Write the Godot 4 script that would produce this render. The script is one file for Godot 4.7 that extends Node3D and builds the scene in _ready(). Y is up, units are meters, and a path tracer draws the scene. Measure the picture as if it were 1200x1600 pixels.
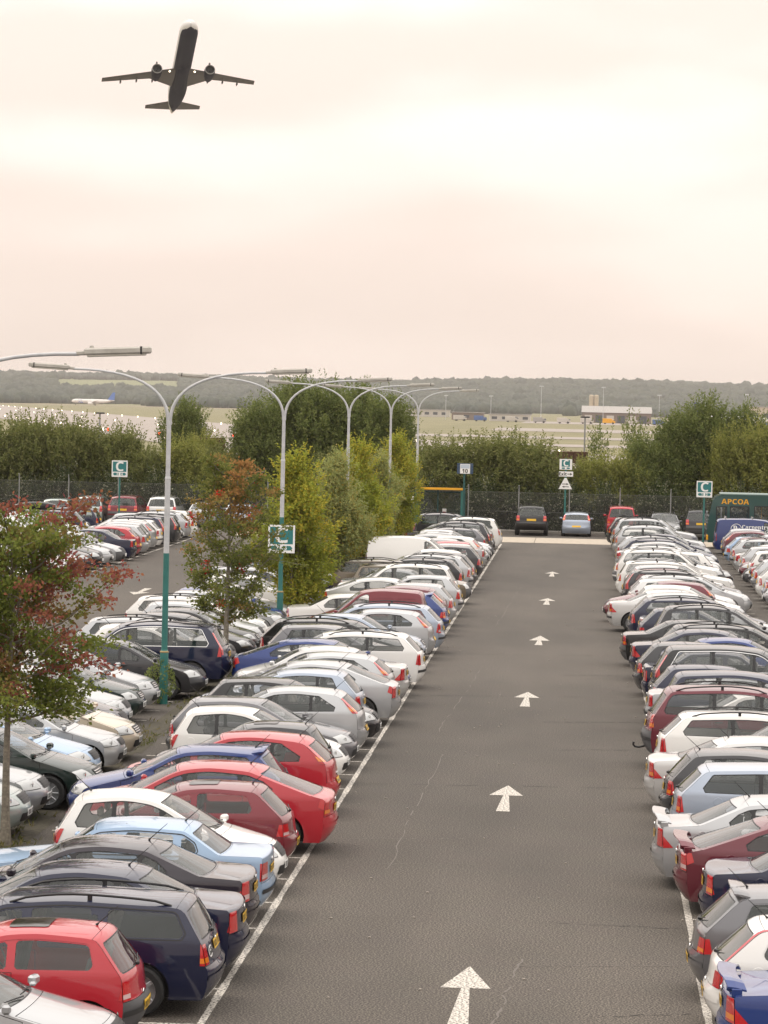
extends Node3D
# A car park beside an airfield under a bright overcast sky; an airliner climbs out overhead.
# World: x right, y up, the aisle runs along -z; metres.
var rng := RandomNumberGenerator.new()

func _ready() -> void:
	rng.seed = 4
	var yaw := deg_to_rad(3.612)
	var pitch := deg_to_rad(2.012)
	var roll := deg_to_rad(1.301)
	var cam := Camera3D.new()
	cam.name = "camera"
	cam.fov = rad_to_deg(2.0 * atan(800.0 / 5000.0))
	cam.near = .5
	cam.far = 12000.0
	cam.basis = Basis(Vector3.UP, yaw) * Basis(Vector3.RIGHT, -pitch) * Basis(Vector3.BACK, roll)
	cam.position = Vector3(0, 7.68, 0)
	add_child(cam)
	cam.current = true
	var we := WorldEnvironment.new()
	var env := Environment.new()
	env.background_mode = Environment.BG_SKY
	env.sky = Sky.new()
	var pan := PanoramaSkyMaterial.new()
	pan.panorama = sky_image()
	env.sky.sky_material = pan
	env.tonemap_mode = Environment.TONE_MAPPER_LINEAR
	env.tonemap_exposure = 1.0
	env.sdfgi_enabled = true
	env.ssao_enabled = true
	env.ssil_enabled = true
	env.fog_enabled = true
	env.fog_density = .000078
	env.fog_light_color = Color(.92, .89, .87)
	we.environment = env
	add_child(we)
	var sun := DirectionalLight3D.new()
	sun.name = "sun"
	sun.light_energy = .28
	sun.light_angular_distance = 22.0
	sun.light_color = Color(1, .94, .86)
	sun.shadow_enabled = true
	add_child(sun)
	sun.look_at_from_position(Vector3(-30, 52, -20), Vector3.ZERO)
	car_materials()
	plant_materials()
	M.wood = mat(Color.WHITE, .9)
	M.wood.vertex_color_use_as_albedo = true
	M.rustwood = tri_mat(noise_tex(14, .03, lin(.07, .035, .02), lin(.16, .08, .045), 256, 4), 1.2, .85)
	ground()
	street()
	row_lists()
	plants()
	airfield()
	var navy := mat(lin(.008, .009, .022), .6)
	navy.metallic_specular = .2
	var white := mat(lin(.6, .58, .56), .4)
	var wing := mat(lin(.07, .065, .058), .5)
	# the airliner climbs towards the camera, nose up
	var R := cam.basis.x
	var U := cam.basis.y
	var B := cam.basis.z
	var los := (-B * 5000.0 + R * (283.0 - 600.0) + U * (800.0 - 110.0)).normalized()
	var r2 := (R - los * R.dot(los)).normalized()
	var u2 := r2.cross(los).normalized()
	var fw := (r2 * .098 + u2 * .469 - los * .878).normalized()
	var lw := r2 * .994 - u2 * .02 + los * .1
	lw = (lw - fw * lw.dot(fw)).normalized()
	var up := (-lw).cross(fw).normalized()
	var at := cam.position + los * 714.0
	airliner("airliner with dark belly climbing out across the pale sky", "climbing_airliner", Transform3D(Basis(fw, up, -lw), at), navy, white, white, wing, false)

func sky_image() -> ImageTexture:
	var w := 2048
	var h := 1024
	var f := FastNoiseLite.new()
	f.seed = 3
	f.frequency = .9
	f.fractal_octaves = 5
	var g := FastNoiseLite.new()
	g.seed = 8
	g.frequency = .5
	g.fractal_octaves = 4
	var im := Image.create(w, h, false, Image.FORMAT_RGBF)
	for j in h:
		var el := (.5 - (j + .5) / h) * PI
		if el < -.02:
			im.fill_rect(Rect2i(0, j, w, h - j), Color(.3, .27, .25))
			break
		var s := maxf(sin(el), 0.0)
		var base := lerpf(.945, 2.3, pow(s, .85))
		for i in w:
			var az := TAU * i / w
			# cloud sheet seen in perspective: stretched along the horizon
			var q := Vector3(cos(az) * 4.2, s * 15.0, sin(az) * 4.2)
			var k := f.get_noise_3dv(q) * .62 + g.get_noise_3dv(Vector3(cos(az) * 10.0, s * 60.0, sin(az) * 10.0)) * .3
			var c := smoothstep(.12, .95, .47 + k * 1.5)
			var low := clampf(1.0 - s / .14, 0, 1)
			var col := Color(1.0, .855, .77).lerp(Color(1.05, 1.0, .97), c * (1.0 - low * .8))
			var bright: float = base * lerpf(.96, 1.08, c)
			col = col.lerp(Color(1.0, .84, .735), low * .85)
			col = col.lerp(Color(1.0, .955, .91), smoothstep(.17, .5, s) * .85)
			im.set_pixel(i, j, Color(col.r * bright, col.g * bright, col.b * bright))
	return ImageTexture.create_from_image(im)

func ground() -> void:
	var fine := noise_tex(1, .07, Color(.28, .27, .26), Color(1.0, .99, .97), 1024, 5)
	fine.color_ramp.set_offset(0, .2)
	fine.color_ramp.set_offset(1, .8)
	var asphalt := tri_mat(fine, 2.7, .9)
	asphalt.vertex_color_use_as_albedo = true
	# asphalt sheet, its tone varying in worn patches
	var nz := FastNoiseLite.new()
	nz.seed = 17
	nz.frequency = .05
	nz.fractal_octaves = 5
	var xs := []
	var x := -70.0
	while x < 40.0:
		xs.append(x)
		x += .35 if x > -5.5 and x < 2.4 else 1.3
	var zs := []
	var z := -5.0
	while z > -192.5:
		zs.append(z)
		z -= .6 if z > -110 else 1.2
	var v := PackedVector3Array()
	var n := PackedVector3Array()
	var c := PackedColorArray()
	var ids := PackedInt32Array()
	for zz in zs:
		for xx in xs:
			v.append(Vector3(xx, 0, zz))
			n.append(Vector3.UP)
			var k := nz.get_noise_2d(xx * 1.6, zz * .5) * .5 + nz.get_noise_2d(xx * 9.0, zz * 3.0) * .3
			var b := .17 * (1.0 + k * .7)
			c.append(Color(b * 1.08, b * .95, b * .82))
	for j in zs.size() - 1:
		for i in xs.size() - 1:
			var a := j * xs.size() + i
			ids.append_array([a, a + xs.size(), a + 1, a + 1, a + xs.size(), a + xs.size() + 1])
	var arr := []
	arr.resize(Mesh.ARRAY_MAX)
	arr[Mesh.ARRAY_VERTEX] = v
	arr[Mesh.ARRAY_NORMAL] = n
	arr[Mesh.ARRAY_COLOR] = c
	arr[Mesh.ARRAY_INDEX] = ids
	var am := ArrayMesh.new()
	am.add_surface_from_arrays(Mesh.PRIMITIVE_TRIANGLES, arr)
	setting("car_park_ground", am, asphalt)
	var soil := tri_mat(noise_tex(5, .04, lin(.035, .03, .022), lin(.09, .08, .05), 512, 5), 3.0, 1.0)
	var mb := MB.new()
	mb.slab(PackedVector2Array([Vector2(-400, 192), Vector2(400, 192), Vector2(400, 217), Vector2(-400, 217)]), Vector3(0, .0, 0), Vector3.RIGHT, Vector3.FORWARD)
	setting("verge_ground", mb.done(), soil)
	mb = MB.new()
	for s in [[-400, -70], [39, 400]]:
		mb.slab(PackedVector2Array([Vector2(s[0], -60), Vector2(s[1], -60), Vector2(s[1], 192), Vector2(s[0], 192)]), Vector3(0, -.01, 0), Vector3.RIGHT, Vector3.FORWARD)
	mb.slab(PackedVector2Array([Vector2(-70, -60), Vector2(39, -60), Vector2(39, 5.2), Vector2(-70, 5.2)]), Vector3(0, -.012, 0), Vector3.RIGHT, Vector3.FORWARD)
	setting("outer_ground", mb.done(), soil)
	# tree strip
	mb = MB.new()
	for k in 60:
		var zc := 48.0 + k * 2.2
		mb.slab(PackedVector2Array([Vector2(-10.0 + rng.randf_range(-.1, .1), zc), Vector2(-9.42 + rng.randf_range(-.1, .1), zc), Vector2(-9.42 + rng.randf_range(-.1, .1), zc + 2.2), Vector2(-10.0 + rng.randf_range(-.1, .1), zc + 2.2)]), Vector3(0, .006 + .001 * (k % 2), 0), Vector3.RIGHT, Vector3.FORWARD)
	setting("planting_strip", mb.done(), soil)
	# concrete apron at the end of the aisle, with joints between its slabs
	var conc := tri_mat(noise_tex(15, .02, lin(.34, .29, .23), lin(.48, .42, .34), 512, 5), 4.0, .9)
	var ap := setting("concrete_apron", null, conc)
	for k in 9:
		mb = MB.new()
		mb.box(Vector3(-17.5 + k * 4.2, -.03, -179.0), Vector3(4.17, .09, 6.6), .01)
		part(ap, "slab", mb.done(), conc)
	markings()
	# kerb in front of the fence
	var kerb := mat(lin(.3, .28, .25), .9)
	var kb := setting("kerb", null, kerb)
	for k in 60:
		mb = MB.new()
		mb.box(Vector3(-48 + k * 1.02, .06, -189.9), Vector3(1.0, .13, .14), .02)
		part(kb, "kerb_stone", mb.done(), kerb)

func markings() -> void:
	var white := mat(Color.WHITE, .8)
	white.albedo_texture = noise_tex(61, .03, lin(.12, .11, .1), lin(.6, .56, .5), 512, 4)
	white.albedo_texture.color_ramp.set_offset(0, .36)
	white.albedo_texture.color_ramp.set_offset(1, .47)
	white.uv1_triplanar = true
	white.uv1_world_triplanar = true
	white.uv1_scale = Vector3.ONE / .8
	var o := setting("edge_line", null, white)
	var y := .0045
	for ln in [[-4.545, 33.0, 173.5], [1.69, 33.0, 174.5], [-15.2, 60.0, 173.0], [-21.1, 60.0, 173.0]]:
		var mb := MB.new()
		var z: float = ln[1]
		while z < ln[2]:
			var e := minf(z + 1.2, ln[2])
			var a: float = .05 + rng.randf_range(-.008, .008)
			mb.flat(Vector3(ln[0] - a, y, -z), Vector3(ln[0] + a, y, -z), Vector3(ln[0] + a, y, -e), Vector3(ln[0] - a, y, -e), Vector3.UP)
			z = e
		part(o, "line", mb.done(), white)
	var bays := setting("bay_lines", null, white)
	for row in [[-4.6, -9.2, 48.2], [1.75, 6.4, 47.9], [-10.2, -15.15, 48.2], [-21.15, -25.9, 48.2], [6.85, 11.4, 47.9]]:
		for k in range(-6, 53):
			var z: float = -(row[2] + 2.4 * k)
			if z > -33: continue
			var mb := MB.new()
			mb.flat(Vector3(row[0], y, z - .045), Vector3(row[0], y, z + .045), Vector3(row[1], y, z + .045), Vector3(row[1], y, z - .045), Vector3.UP)
			part(bays, "bay_line", mb.done(), white)
	# arrows of the aisle and of the second aisle
	var spots := [[39.2, -1.42, 1.0], [59.9, -1.42, 1.0], [80.8, -1.42, 1.0], [101.5, -1.4, .8], [122.0, -1.42, 1.0], [142.0, -1.45, 1.0]]
	for s in spots:
		var a := setting("direction_arrow", null, white)
		var mb := MB.new()
		var k: float = s[2]
		mb.slab(PackedVector2Array([Vector2(-.13, 0), Vector2(.13, 0), Vector2(.055, 2.45 * k), Vector2(-.055, 2.45 * k)]), Vector3(s[1], y, -s[0]), Vector3.RIGHT, Vector3.FORWARD)
		part(a, "shaft", mb.done(), white)
		mb = MB.new()
		mb.slab(PackedVector2Array([Vector2(-.33, 2.46 * k), Vector2(.33, 2.46 * k), Vector2(0, 4.1)]), Vector3(s[1], y, -s[0]), Vector3.RIGHT, Vector3.FORWARD)
		part(a, "head", mb.done(), white)
	for zz in [-121.5, -150.0]:
		var a := setting("direction_arrow", null, white)
		var mb := MB.new()
		mb.slab(PackedVector2Array([Vector2(-.15, 4.1), Vector2(.15, 4.1), Vector2(.08, 1.6), Vector2(-.08, 1.6)]), Vector3(-17.2, y, zz), Vector3.RIGHT, Vector3.FORWARD)
		part(a, "shaft", mb.done(), white)
		mb = MB.new()
		mb.slab(PackedVector2Array([Vector2(-.4, 1.59), Vector2(.4, 1.59), Vector2(0, 0)]), Vector3(-17.2, y, zz), Vector3.RIGHT, Vector3.FORWARD)
		part(a, "head", mb.done(), white)
	# pale grit and bits of litter lying about
	var gb := MB.new()
	for i in 160:
		var p := Vector3(rng.randf_range(-4.4, 1.6), .002, -rng.randf_range(36, 120))
		if i % 3 == 0: p.x = rng.randf_range(-20.8, -15.4)
		var a := rng.randf_range(.008, .022)
		gb.box(p + Vector3(0, a * .4, 0), Vector3(a * 2, a, a * 1.6), a * .3, Basis(Vector3.UP, rng.randf() * TAU))
	meta(setting("grit", gb.done(), mat(lin(.3, .27, .23), .9), "stuff"), "pale grit scattered on the asphalt of the aisles", "grit")
	# cracks and sealed joints
	var seal := mat(lin(.132, .116, .102), .85)
	var dark := mat(lin(.03, .028, .026), .95)
	var cr := setting("sealed_cracks", null, seal)
	var runs := [[Vector2(-3.1, -52), Vector2(-3.0, -70), 1, .012], [Vector2(-1.05, -38.5), Vector2(-.75, -44), 1, .022], [Vector2(-.8, -43.4), Vector2(1.5, -43.9), 1, .02], [Vector2(-3.3, -74), Vector2(-2.9, -92), 1, .012], [Vector2(-4.2, -55.5), Vector2(-2.0, -56), 1, .018], [Vector2(-3.4, -52.6), Vector2(-1.6, -52.9), 1, .018],
		[Vector2(-.6, -70.8), Vector2(1.6, -71.4), 0, .03], [Vector2(-4.3, -63.6), Vector2(1.6, -64.2), 0, .018], [Vector2(-.9, -77), Vector2(1.6, -77.6), 0, .03], [Vector2(-4.4, -83), Vector2(1.6, -84.2), 0, .02], [Vector2(-.5, -90.5), Vector2(1.6, -91.0), 0, .03], [Vector2(-4.4, -97), Vector2(1.6, -98), 0, .02], [Vector2(-.4, -47.2), Vector2(1.6, -47.0), 0, .014], [Vector2(-3, -110), Vector2(-2.6, -135), 1, .012], [Vector2(-4.4, -118), Vector2(1.6, -118.8), 0, .03], [Vector2(.2, -40), Vector2(1.5, -40.4), 0, .014]]
	for q in runs:
		var mb := MB.new()
		var m := 26
		var prev := []
		var off := 0.0
		for i in m + 1:
			var t := i / float(m)
			off = lerpf(off, rng.randf_range(-.07, .07), .6)
			var d: Vector2 = (q[1] - q[0]).normalized()
			var p: Vector2 = q[0].lerp(q[1], t) + Vector2(-d.y, d.x) * off
			var wv: Vector2 = Vector2(-d.y, d.x) * q[3] * rng.randf_range(.3, 1.0)
			var cur := [Vector3(p.x - wv.x, .004, p.y - wv.y), Vector3(p.x + wv.x, .004, p.y + wv.y)]
			if i > 0 and rng.randf() < .8: mb.flat(prev[0], prev[1], cur[1], cur[0], Vector3.UP)
			prev = cur
		part(cr, "sealed_crack" if q[2] == 1 else "crack", mb.done(), seal if q[2] == 1 else dark)
# ---------------------------------------------------------------- mesh helpers
class MB:
	var v := PackedVector3Array()
	var n := PackedVector3Array()
	var c := PackedColorArray()
	var tint := Color.WHITE
	var colored := false
	func tri(a: Vector3, b: Vector3, d: Vector3, na: Vector3, nb: Vector3, nd: Vector3) -> void:
		if (b - a).cross(d - a).dot(na + nb + nd) > 0.0:
			v.append(a); v.append(d); v.append(b)
			n.append(na); n.append(nd); n.append(nb)
		else:
			v.append(a); v.append(b); v.append(d)
			n.append(na); n.append(nb); n.append(nd)
		if colored:
			c.append(tint); c.append(tint); c.append(tint)
	func quad(a: Vector3, b: Vector3, d: Vector3, e: Vector3, na: Vector3, nb: Vector3, nd: Vector3, ne: Vector3) -> void:
		tri(a, b, d, na, nb, nd)
		tri(a, d, e, na, nd, ne)
	func flat(a: Vector3, b: Vector3, d: Vector3, e: Vector3, out: Vector3) -> void:
		var k := (b - a).cross(d - a).normalized()
		if k.dot(out) < 0.0: k = -k
		quad(a, b, d, e, k, k, k, k)
	func flat3(a: Vector3, b: Vector3, d: Vector3, out: Vector3) -> void:
		var k := (b - a).cross(d - a).normalized()
		if k.dot(out) < 0.0: k = -k
		tri(a, b, d, k, k, k)
	# box with chamfered edges
	func box(at: Vector3, size: Vector3, ch := 0.01, bs := Basis.IDENTITY) -> void:
		var h := size * 0.5
		ch = minf(ch, minf(h.x, minf(h.y, h.z)) * 0.9)
		var q := func(sx, sy, sz, ax):
			return at + bs * Vector3(sx * (h.x - (0.0 if ax == 0 else ch)), sy * (h.y - (0.0 if ax == 1 else ch)), sz * (h.z - (0.0 if ax == 2 else ch)))
		for s in [-1, 1]:
			flat(q.call(s, -1, -1, 0), q.call(s, 1, -1, 0), q.call(s, 1, 1, 0), q.call(s, -1, 1, 0), bs * Vector3(s, 0, 0))
			flat(q.call(-1, s, -1, 1), q.call(1, s, -1, 1), q.call(1, s, 1, 1), q.call(-1, s, 1, 1), bs * Vector3(0, s, 0))
			flat(q.call(-1, -1, s, 2), q.call(1, -1, s, 2), q.call(1, 1, s, 2), q.call(-1, 1, s, 2), bs * Vector3(0, 0, s))
		for a in [-1, 1]:
			for b in [-1, 1]:
				flat(q.call(a, b, -1, 0), q.call(a, b, 1, 0), q.call(a, b, 1, 1), q.call(a, b, -1, 1), bs * Vector3(a, b, 0))
				flat(q.call(a, -1, b, 0), q.call(a, 1, b, 0), q.call(a, 1, b, 2), q.call(a, -1, b, 2), bs * Vector3(a, 0, b))
				flat(q.call(-1, a, b, 1), q.call(1, a, b, 1), q.call(1, a, b, 2), q.call(-1, a, b, 2), bs * Vector3(0, a, b))
				for d in [-1, 1]:
					flat3(q.call(a, b, d, 0), q.call(a, b, d, 1), q.call(a, b, d, 2), bs * Vector3(a, b, d))
	func tube(p: Array, r: Array, sides := 8, caps := true) -> void:
		var rings := []
		var norms := []
		var up := Vector3.UP
		for i in p.size():
			var d: Vector3 = (p[mini(i + 1, p.size() - 1)] - p[maxi(i - 1, 0)]).normalized()
			if absf(d.dot(up)) > 0.97: up = Vector3(0.71, 0.02, 0.7)
			var x := d.cross(up).normalized()
			var y := x.cross(d).normalized()
			up = y
			var ring := []
			var nn := []
			for k in sides:
				var a := TAU * k / sides
				var o := x * cos(a) + y * sin(a)
				nn.append(o)
				ring.append(p[i] + o * r[mini(i, r.size() - 1)])
			rings.append(ring)
			norms.append(nn)
		for i in p.size() - 1:
			for k in sides:
				var l := (k + 1) % sides
				quad(rings[i][k], rings[i][l], rings[i + 1][l], rings[i + 1][k], norms[i][k], norms[i][l], norms[i + 1][l], norms[i + 1][k])
		if caps:
			for e in [0, p.size() - 1]:
				var o: Vector3 = (p[0] - p[1]).normalized() if e == 0 else (p[e] - p[e - 1]).normalized()
				for k in sides:
					tri(p[e], rings[e][k], rings[e][(k + 1) % sides], o, o, o)
	# profile of (radius, along) turned round the axis
	func lathe(prof: Array, at: Vector3, bs: Basis, segs := 20) -> void:
		for i in prof.size() - 1:
			var a: Vector2 = prof[i]
			var b: Vector2 = prof[i + 1]
			var t := (b - a).normalized()
			var nn := Vector2(t.y, -t.x)
			for k in segs:
				var a0 := TAU * k / segs
				var a1 := TAU * (k + 1) / segs
				var f := func(q: Vector2, an: float): return at + bs * Vector3(q.x * cos(an), q.y, q.x * sin(an))
				var g := func(an: float): return bs * Vector3(nn.x * cos(an), nn.y, nn.x * sin(an))
				quad(f.call(a, a0), f.call(a, a1), f.call(b, a1), f.call(b, a0), g.call(a0), g.call(a1), g.call(a1), g.call(a0))
	# flat polygon in the plane of two axes, with thickness along the third
	func slab(poly: PackedVector2Array, o: Vector3, x: Vector3, y: Vector3, depth := 0.0) -> void:
		var z := x.cross(y).normalized()
		var ids := Geometry2D.triangulate_polygon(poly)
		for i in range(0, ids.size(), 3):
			var q := []
			for k in 3: q.append(o + x * poly[ids[i + k]].x + y * poly[ids[i + k]].y)
			tri(q[0], q[1], q[2], z, z, z)
			if depth > 0.0: tri(q[0] - z * depth, q[1] - z * depth, q[2] - z * depth, -z, -z, -z)
		if depth > 0.0:
			var cen := Vector2.ZERO
			for q in poly: cen += q / poly.size()
			for i in poly.size():
				var a := poly[i]
				var b := poly[(i + 1) % poly.size()]
				var pa := o + x * a.x + y * a.y
				var pb := o + x * b.x + y * b.y
				var e := b - a
				var nn := Vector2(e.y, -e.x)
				if Geometry2D.is_polygon_clockwise(poly): nn = -nn
				flat(pa, pb, pb - z * depth, pa - z * depth, x * nn.x + y * nn.y)
	func done() -> ArrayMesh:
		var m := ArrayMesh.new()
		if v.is_empty(): return m
		var arr := []
		arr.resize(Mesh.ARRAY_MAX)
		arr[Mesh.ARRAY_VERTEX] = v
		arr[Mesh.ARRAY_NORMAL] = n
		if colored: arr[Mesh.ARRAY_COLOR] = c
		m.add_surface_from_arrays(Mesh.PRIMITIVE_TRIANGLES, arr)
		return m

var used := {}
func numbered(called: String) -> String:
	if not used.has(called):
		used[called] = 0
		return called
	used[called] += 1
	return "%s_%03d" % [called, used[called]]

func meta(o: Node, label: String, category := "", group := "", kind := "") -> Node:
	if label: o.set_meta("label", label)
	if category: o.set_meta("category", category)
	if group: o.set_meta("group", group)
	if kind: o.set_meta("kind", kind)
	return o

func thing(called: String, label: String, category: String, at := Vector3.ZERO, turn := 0.0, group := "") -> Node3D:
	var o := Node3D.new()
	o.name = numbered(called)
	o.position = at
	o.rotation.y = turn
	add_child(o)
	meta(o, label, category, group)
	return o

func part(parent: Node3D, called: String, m: Mesh, mat: Material, xf := Transform3D.IDENTITY) -> MeshInstance3D:
	var o := MeshInstance3D.new()
	o.name = called
	o.mesh = m
	o.material_override = mat
	o.transform = xf
	parent.add_child(o, true)
	return o

func setting(called: String, m: Mesh, mat: Material, kind := "structure") -> MeshInstance3D:
	var o := MeshInstance3D.new()
	o.name = numbered(called)
	o.mesh = m
	o.material_override = mat
	add_child(o)
	o.set_meta("kind", kind)
	return o

func lin(r: float, g: float, b: float) -> Color:
	return Color(r, g, b).linear_to_srgb()

func mat(col: Color, rough := 0.6, metal := 0.0, coat := 0.0) -> StandardMaterial3D:
	var m := StandardMaterial3D.new()
	m.albedo_color = col
	m.roughness = rough
	m.metallic = metal
	if coat > 0.0:
		m.clearcoat_enabled = true
		m.clearcoat = coat
		m.clearcoat_roughness = 0.04
	return m

func glow(col: Color, energy: float) -> StandardMaterial3D:
	var m := mat(col, 0.4)
	m.emission_enabled = true
	m.emission = col
	m.emission_energy_multiplier = energy
	return m

func noise_tex(sd: int, freq: float, lo: Color, hi: Color, size := 512, oct := 4, type := FastNoiseLite.TYPE_SIMPLEX_SMOOTH, mid := -1.0) -> NoiseTexture2D:
	var f := FastNoiseLite.new()
	f.seed = sd
	f.noise_type = type
	f.frequency = freq
	f.fractal_octaves = oct
	var t := NoiseTexture2D.new()
	t.width = size
	t.height = size
	t.seamless = true
	t.noise = f
	var g := Gradient.new()
	g.set_color(0, lo)
	g.set_color(1, hi)
	if mid >= 0.0: g.add_point(mid, lo.lerp(hi, 0.5))
	t.color_ramp = g
	return t

func tri_mat(tex: Texture2D, metres: float, rough := 0.9, bump: Texture2D = null, cm := 0.0, world := true) -> StandardMaterial3D:
	var m := mat(Color.WHITE, rough)
	m.albedo_texture = tex
	m.uv1_triplanar = true
	m.uv1_world_triplanar = world
	m.uv1_scale = Vector3.ONE / metres
	if bump:
		m.heightmap_enabled = true
		m.heightmap_texture = bump
		m.heightmap_scale = cm
	return m

func text_mesh(s: String, height: float, depth := 0.004, bold := true, serif := false) -> TextMesh:
	var t := TextMesh.new()
	var f := SystemFont.new()
	f.font_names = PackedStringArray(["Droid Serif" if serif else "Droid Sans"])
	f.font_weight = 700 if bold else 400
	t.font = f
	t.text = s
	t.font_size = 64
	t.pixel_size = height / 46.0
	t.depth = depth
	return t
# ---------------------------------------------------------------- cars
# A car is drawn from two charts: the side (x, y) -> half width, and the strip that runs over its outline (u along it, t across).
# rows of 17 outline points from the rear bumper's foot over the roof to the front bumper's foot
const RAD := [0.03, 0.1, 0.07, 0.03, 0.05, 0.04, 0.08, 0.14, 0.6, 0.22, 0.06, 0.1, 0.16, 0.08, 0.1, 0.1, 0.03]
const PULL := [0.1, 0.17, 0.18, 0.13, 0.11, 0.1, 0.08, 0.05, 0.0, -0.09, -0.17, -0.1, -0.22, -0.28, -0.33, -0.31, -0.2]
const DROP := [0.0, 0.0, 0.0, 0.0, 0.0, 0.01, 0.05, 0.06, 0.05, 0.06, 0.04, 0.07, 0.07, 0.03, 0.0, 0.0, 0.0]

func car_specs() -> Dictionary:
	var d := {}
	# small three- and five-door hatchbacks
	d.small = {"pts": [[.14, .2], [.03, .36], [0, .56], [.06, .6], [.1, .86], [.13, .92], [.43, 1.32], [.53, 1.375], [1.25, 1.41], [1.82, 1.375], [2.58, .96], [2.74, .93], [3.48, .76], [3.6, .66], [3.68, .5], [3.66, .32], [3.56, .2]],
		"W": .81, "yb": .91, "bs": .015, "tum": .42, "dlo": [.52, .62, 2.72], "pil": [1.52], "doors": [[1.5, 2.62]], "ax": [.62, 3.0], "wr": .29,
		"tail": {"y": [.62, .84], "t": .74, "side": [[0, .62], [.24, .64], [.2, .84], [0, .84]]}, "head": {"y": [.6, .74], "t": .52, "back": .34}, "plate": .50, "wiper": true, "sun": true}
	d.round = {"pts": [[.16, .2], [.03, .34], [0, .54], [.06, .6], [.07, .86], [.12, .93], [.38, 1.36], [.5, 1.44], [1.2, 1.5], [1.8, 1.44], [2.66, .98], [2.82, .94], [3.42, .78], [3.56, .66], [3.66, .5], [3.64, .32], [3.54, .2]],
		"W": .82, "yb": .92, "bs": .02, "tum": .38, "dlo": [.42, .58, 2.78], "pil": [1.05, 1.78], "doors": [[1.76, 2.66], [.98, 1.76]], "ax": [.6, 2.98], "wr": .29,
		"tail": {"y": [.62, .94], "t": .8, "side": [[0, .62], [.16, .62], [.3, .95], [0, .95]]}, "head": {"y": [.58, .76], "t": .5, "back": .46}, "plate": .74, "wiper": true}
	# family hatchbacks
	d.hatch = {"pts": [[.14, .2], [.02, .36], [0, .56], [.06, .61], [.1, .9], [.14, .96], [.5, 1.36], [.62, 1.42], [1.45, 1.455], [2.1, 1.41], [2.95, .98], [3.1, .95], [3.85, .78], [3.98, .68], [4.08, .5], [4.06, .32], [3.95, .2]],
		"W": .86, "yb": .94, "bs": .02, "tum": .42, "dlo": [.62, .78, 3.05], "pil": [1.12, 2.02], "doors": [[2.0, 2.95], [1.1, 2.0]], "ax": [.72, 3.3], "wr": .31,
		"tail": {"y": [.64, .9], "t": .72, "side": [[0, .64], [.26, .66], [.22, .9], [0, .92]]}, "head": {"y": [.6, .77], "t": .5, "back": .42}, "plate": .74, "wiper": true}
	d.coupe = {"pts": [[.14, .2], [.02, .36], [0, .56], [.06, .61], [.1, .88], [.15, .94], [.56, 1.33], [.68, 1.38], [1.4, 1.41], [2.0, 1.37], [2.85, .96], [3.0, .93], [3.76, .76], [3.88, .66], [3.98, .5], [3.96, .32], [3.86, .2]],
		"W": .84, "yb": .92, "bs": .02, "tum": .42, "dlo": [.66, .82, 2.95], "pil": [1.66], "doors": [[1.64, 2.88]], "ax": [.7, 3.2], "wr": .3,
		"tail": {"y": [.62, .82], "t": .7, "side": [[0, .62], [.3, .63], [.26, .82], [0, .82]]}, "head": {"y": [.58, .72], "t": .5, "back": .36}, "plate": .48, "wiper": true, "sun": true}
	d.arched = {"pts": [[.14, .2], [.02, .36], [0, .58], [.05, .63], [.09, .92], [.13, 1.0], [.5, 1.34], [.66, 1.41], [1.55, 1.475], [2.2, 1.43], [3.05, .97], [3.2, .94], [3.9, .78], [4.03, .68], [4.15, .5], [4.13, .32], [4.0, .2]],
		"W": .86, "yb": .94, "bs": .03, "tum": .42, "dlo": [.52, 1.0, 3.12], "pil": [1.2, 2.08], "doors": [[2.06, 3.0], [1.16, 2.06]], "ax": [.74, 3.36], "wr": .31,
		"tail": {"y": [.98, 1.32], "t": .84, "side": [[.0, .98], [.3, .98], [.62, 1.36], [.4, 1.36]], "amber": true}, "head": {"y": [.6, .79], "t": .52, "back": .48}, "plate": .62, "wiper": true}
	# long liftback
	d.lift = {"pts": [[.15, .2], [.02, .36], [0, .58], [.05, .63], [.05, .93], [.26, 1.0], [1.22, 1.36], [1.42, 1.415], [2.15, 1.455], [2.75, 1.4], [3.6, .97], [3.76, .94], [4.42, .78], [4.55, .67], [4.66, .5], [4.64, .32], [4.5, .2]],
		"W": .89, "yb": .95, "bs": .012, "tum": .43, "dlo": [.92, 1.35, 3.66], "pil": [1.62, 2.55], "doors": [[2.53, 3.5], [1.55, 2.53]], "ax": [.88, 3.74], "wr": .32,
		"tail": {"y": [.66, .92], "t": .68, "side": [[0, .68], [.28, .8], [.24, .94], [0, .94]]}, "head": {"y": [.6, .77], "t": .52, "back": .46}, "plate": .74, "liftback": true}
	# three-box saloons
	d.saloon = {"pts": [[.15, .2], [.02, .36], [0, .58], [.05, .63], [.07, .96], [.72, 1.02], [1.34, 1.35], [1.52, 1.4], [2.2, 1.44], [2.8, 1.39], [3.6, .97], [3.76, .94], [4.4, .78], [4.52, .68], [4.62, .5], [4.6, .32], [4.48, .2]],
		"W": .88, "yb": .95, "bs": .008, "tum": .43, "dlo": [1.2, 1.5, 3.66], "pil": [1.68, 2.6], "doors": [[2.58, 3.5], [1.6, 2.58]], "ax": [.9, 3.72], "wr": .32,
		"tail": {"y": [.66, .93], "t": .66, "side": [[0, .66], [.2, .68], [.14, .94], [0, .95]]}, "head": {"y": [.6, .76], "t": .55, "back": .36}, "plate": .78, "boot": true}
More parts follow.
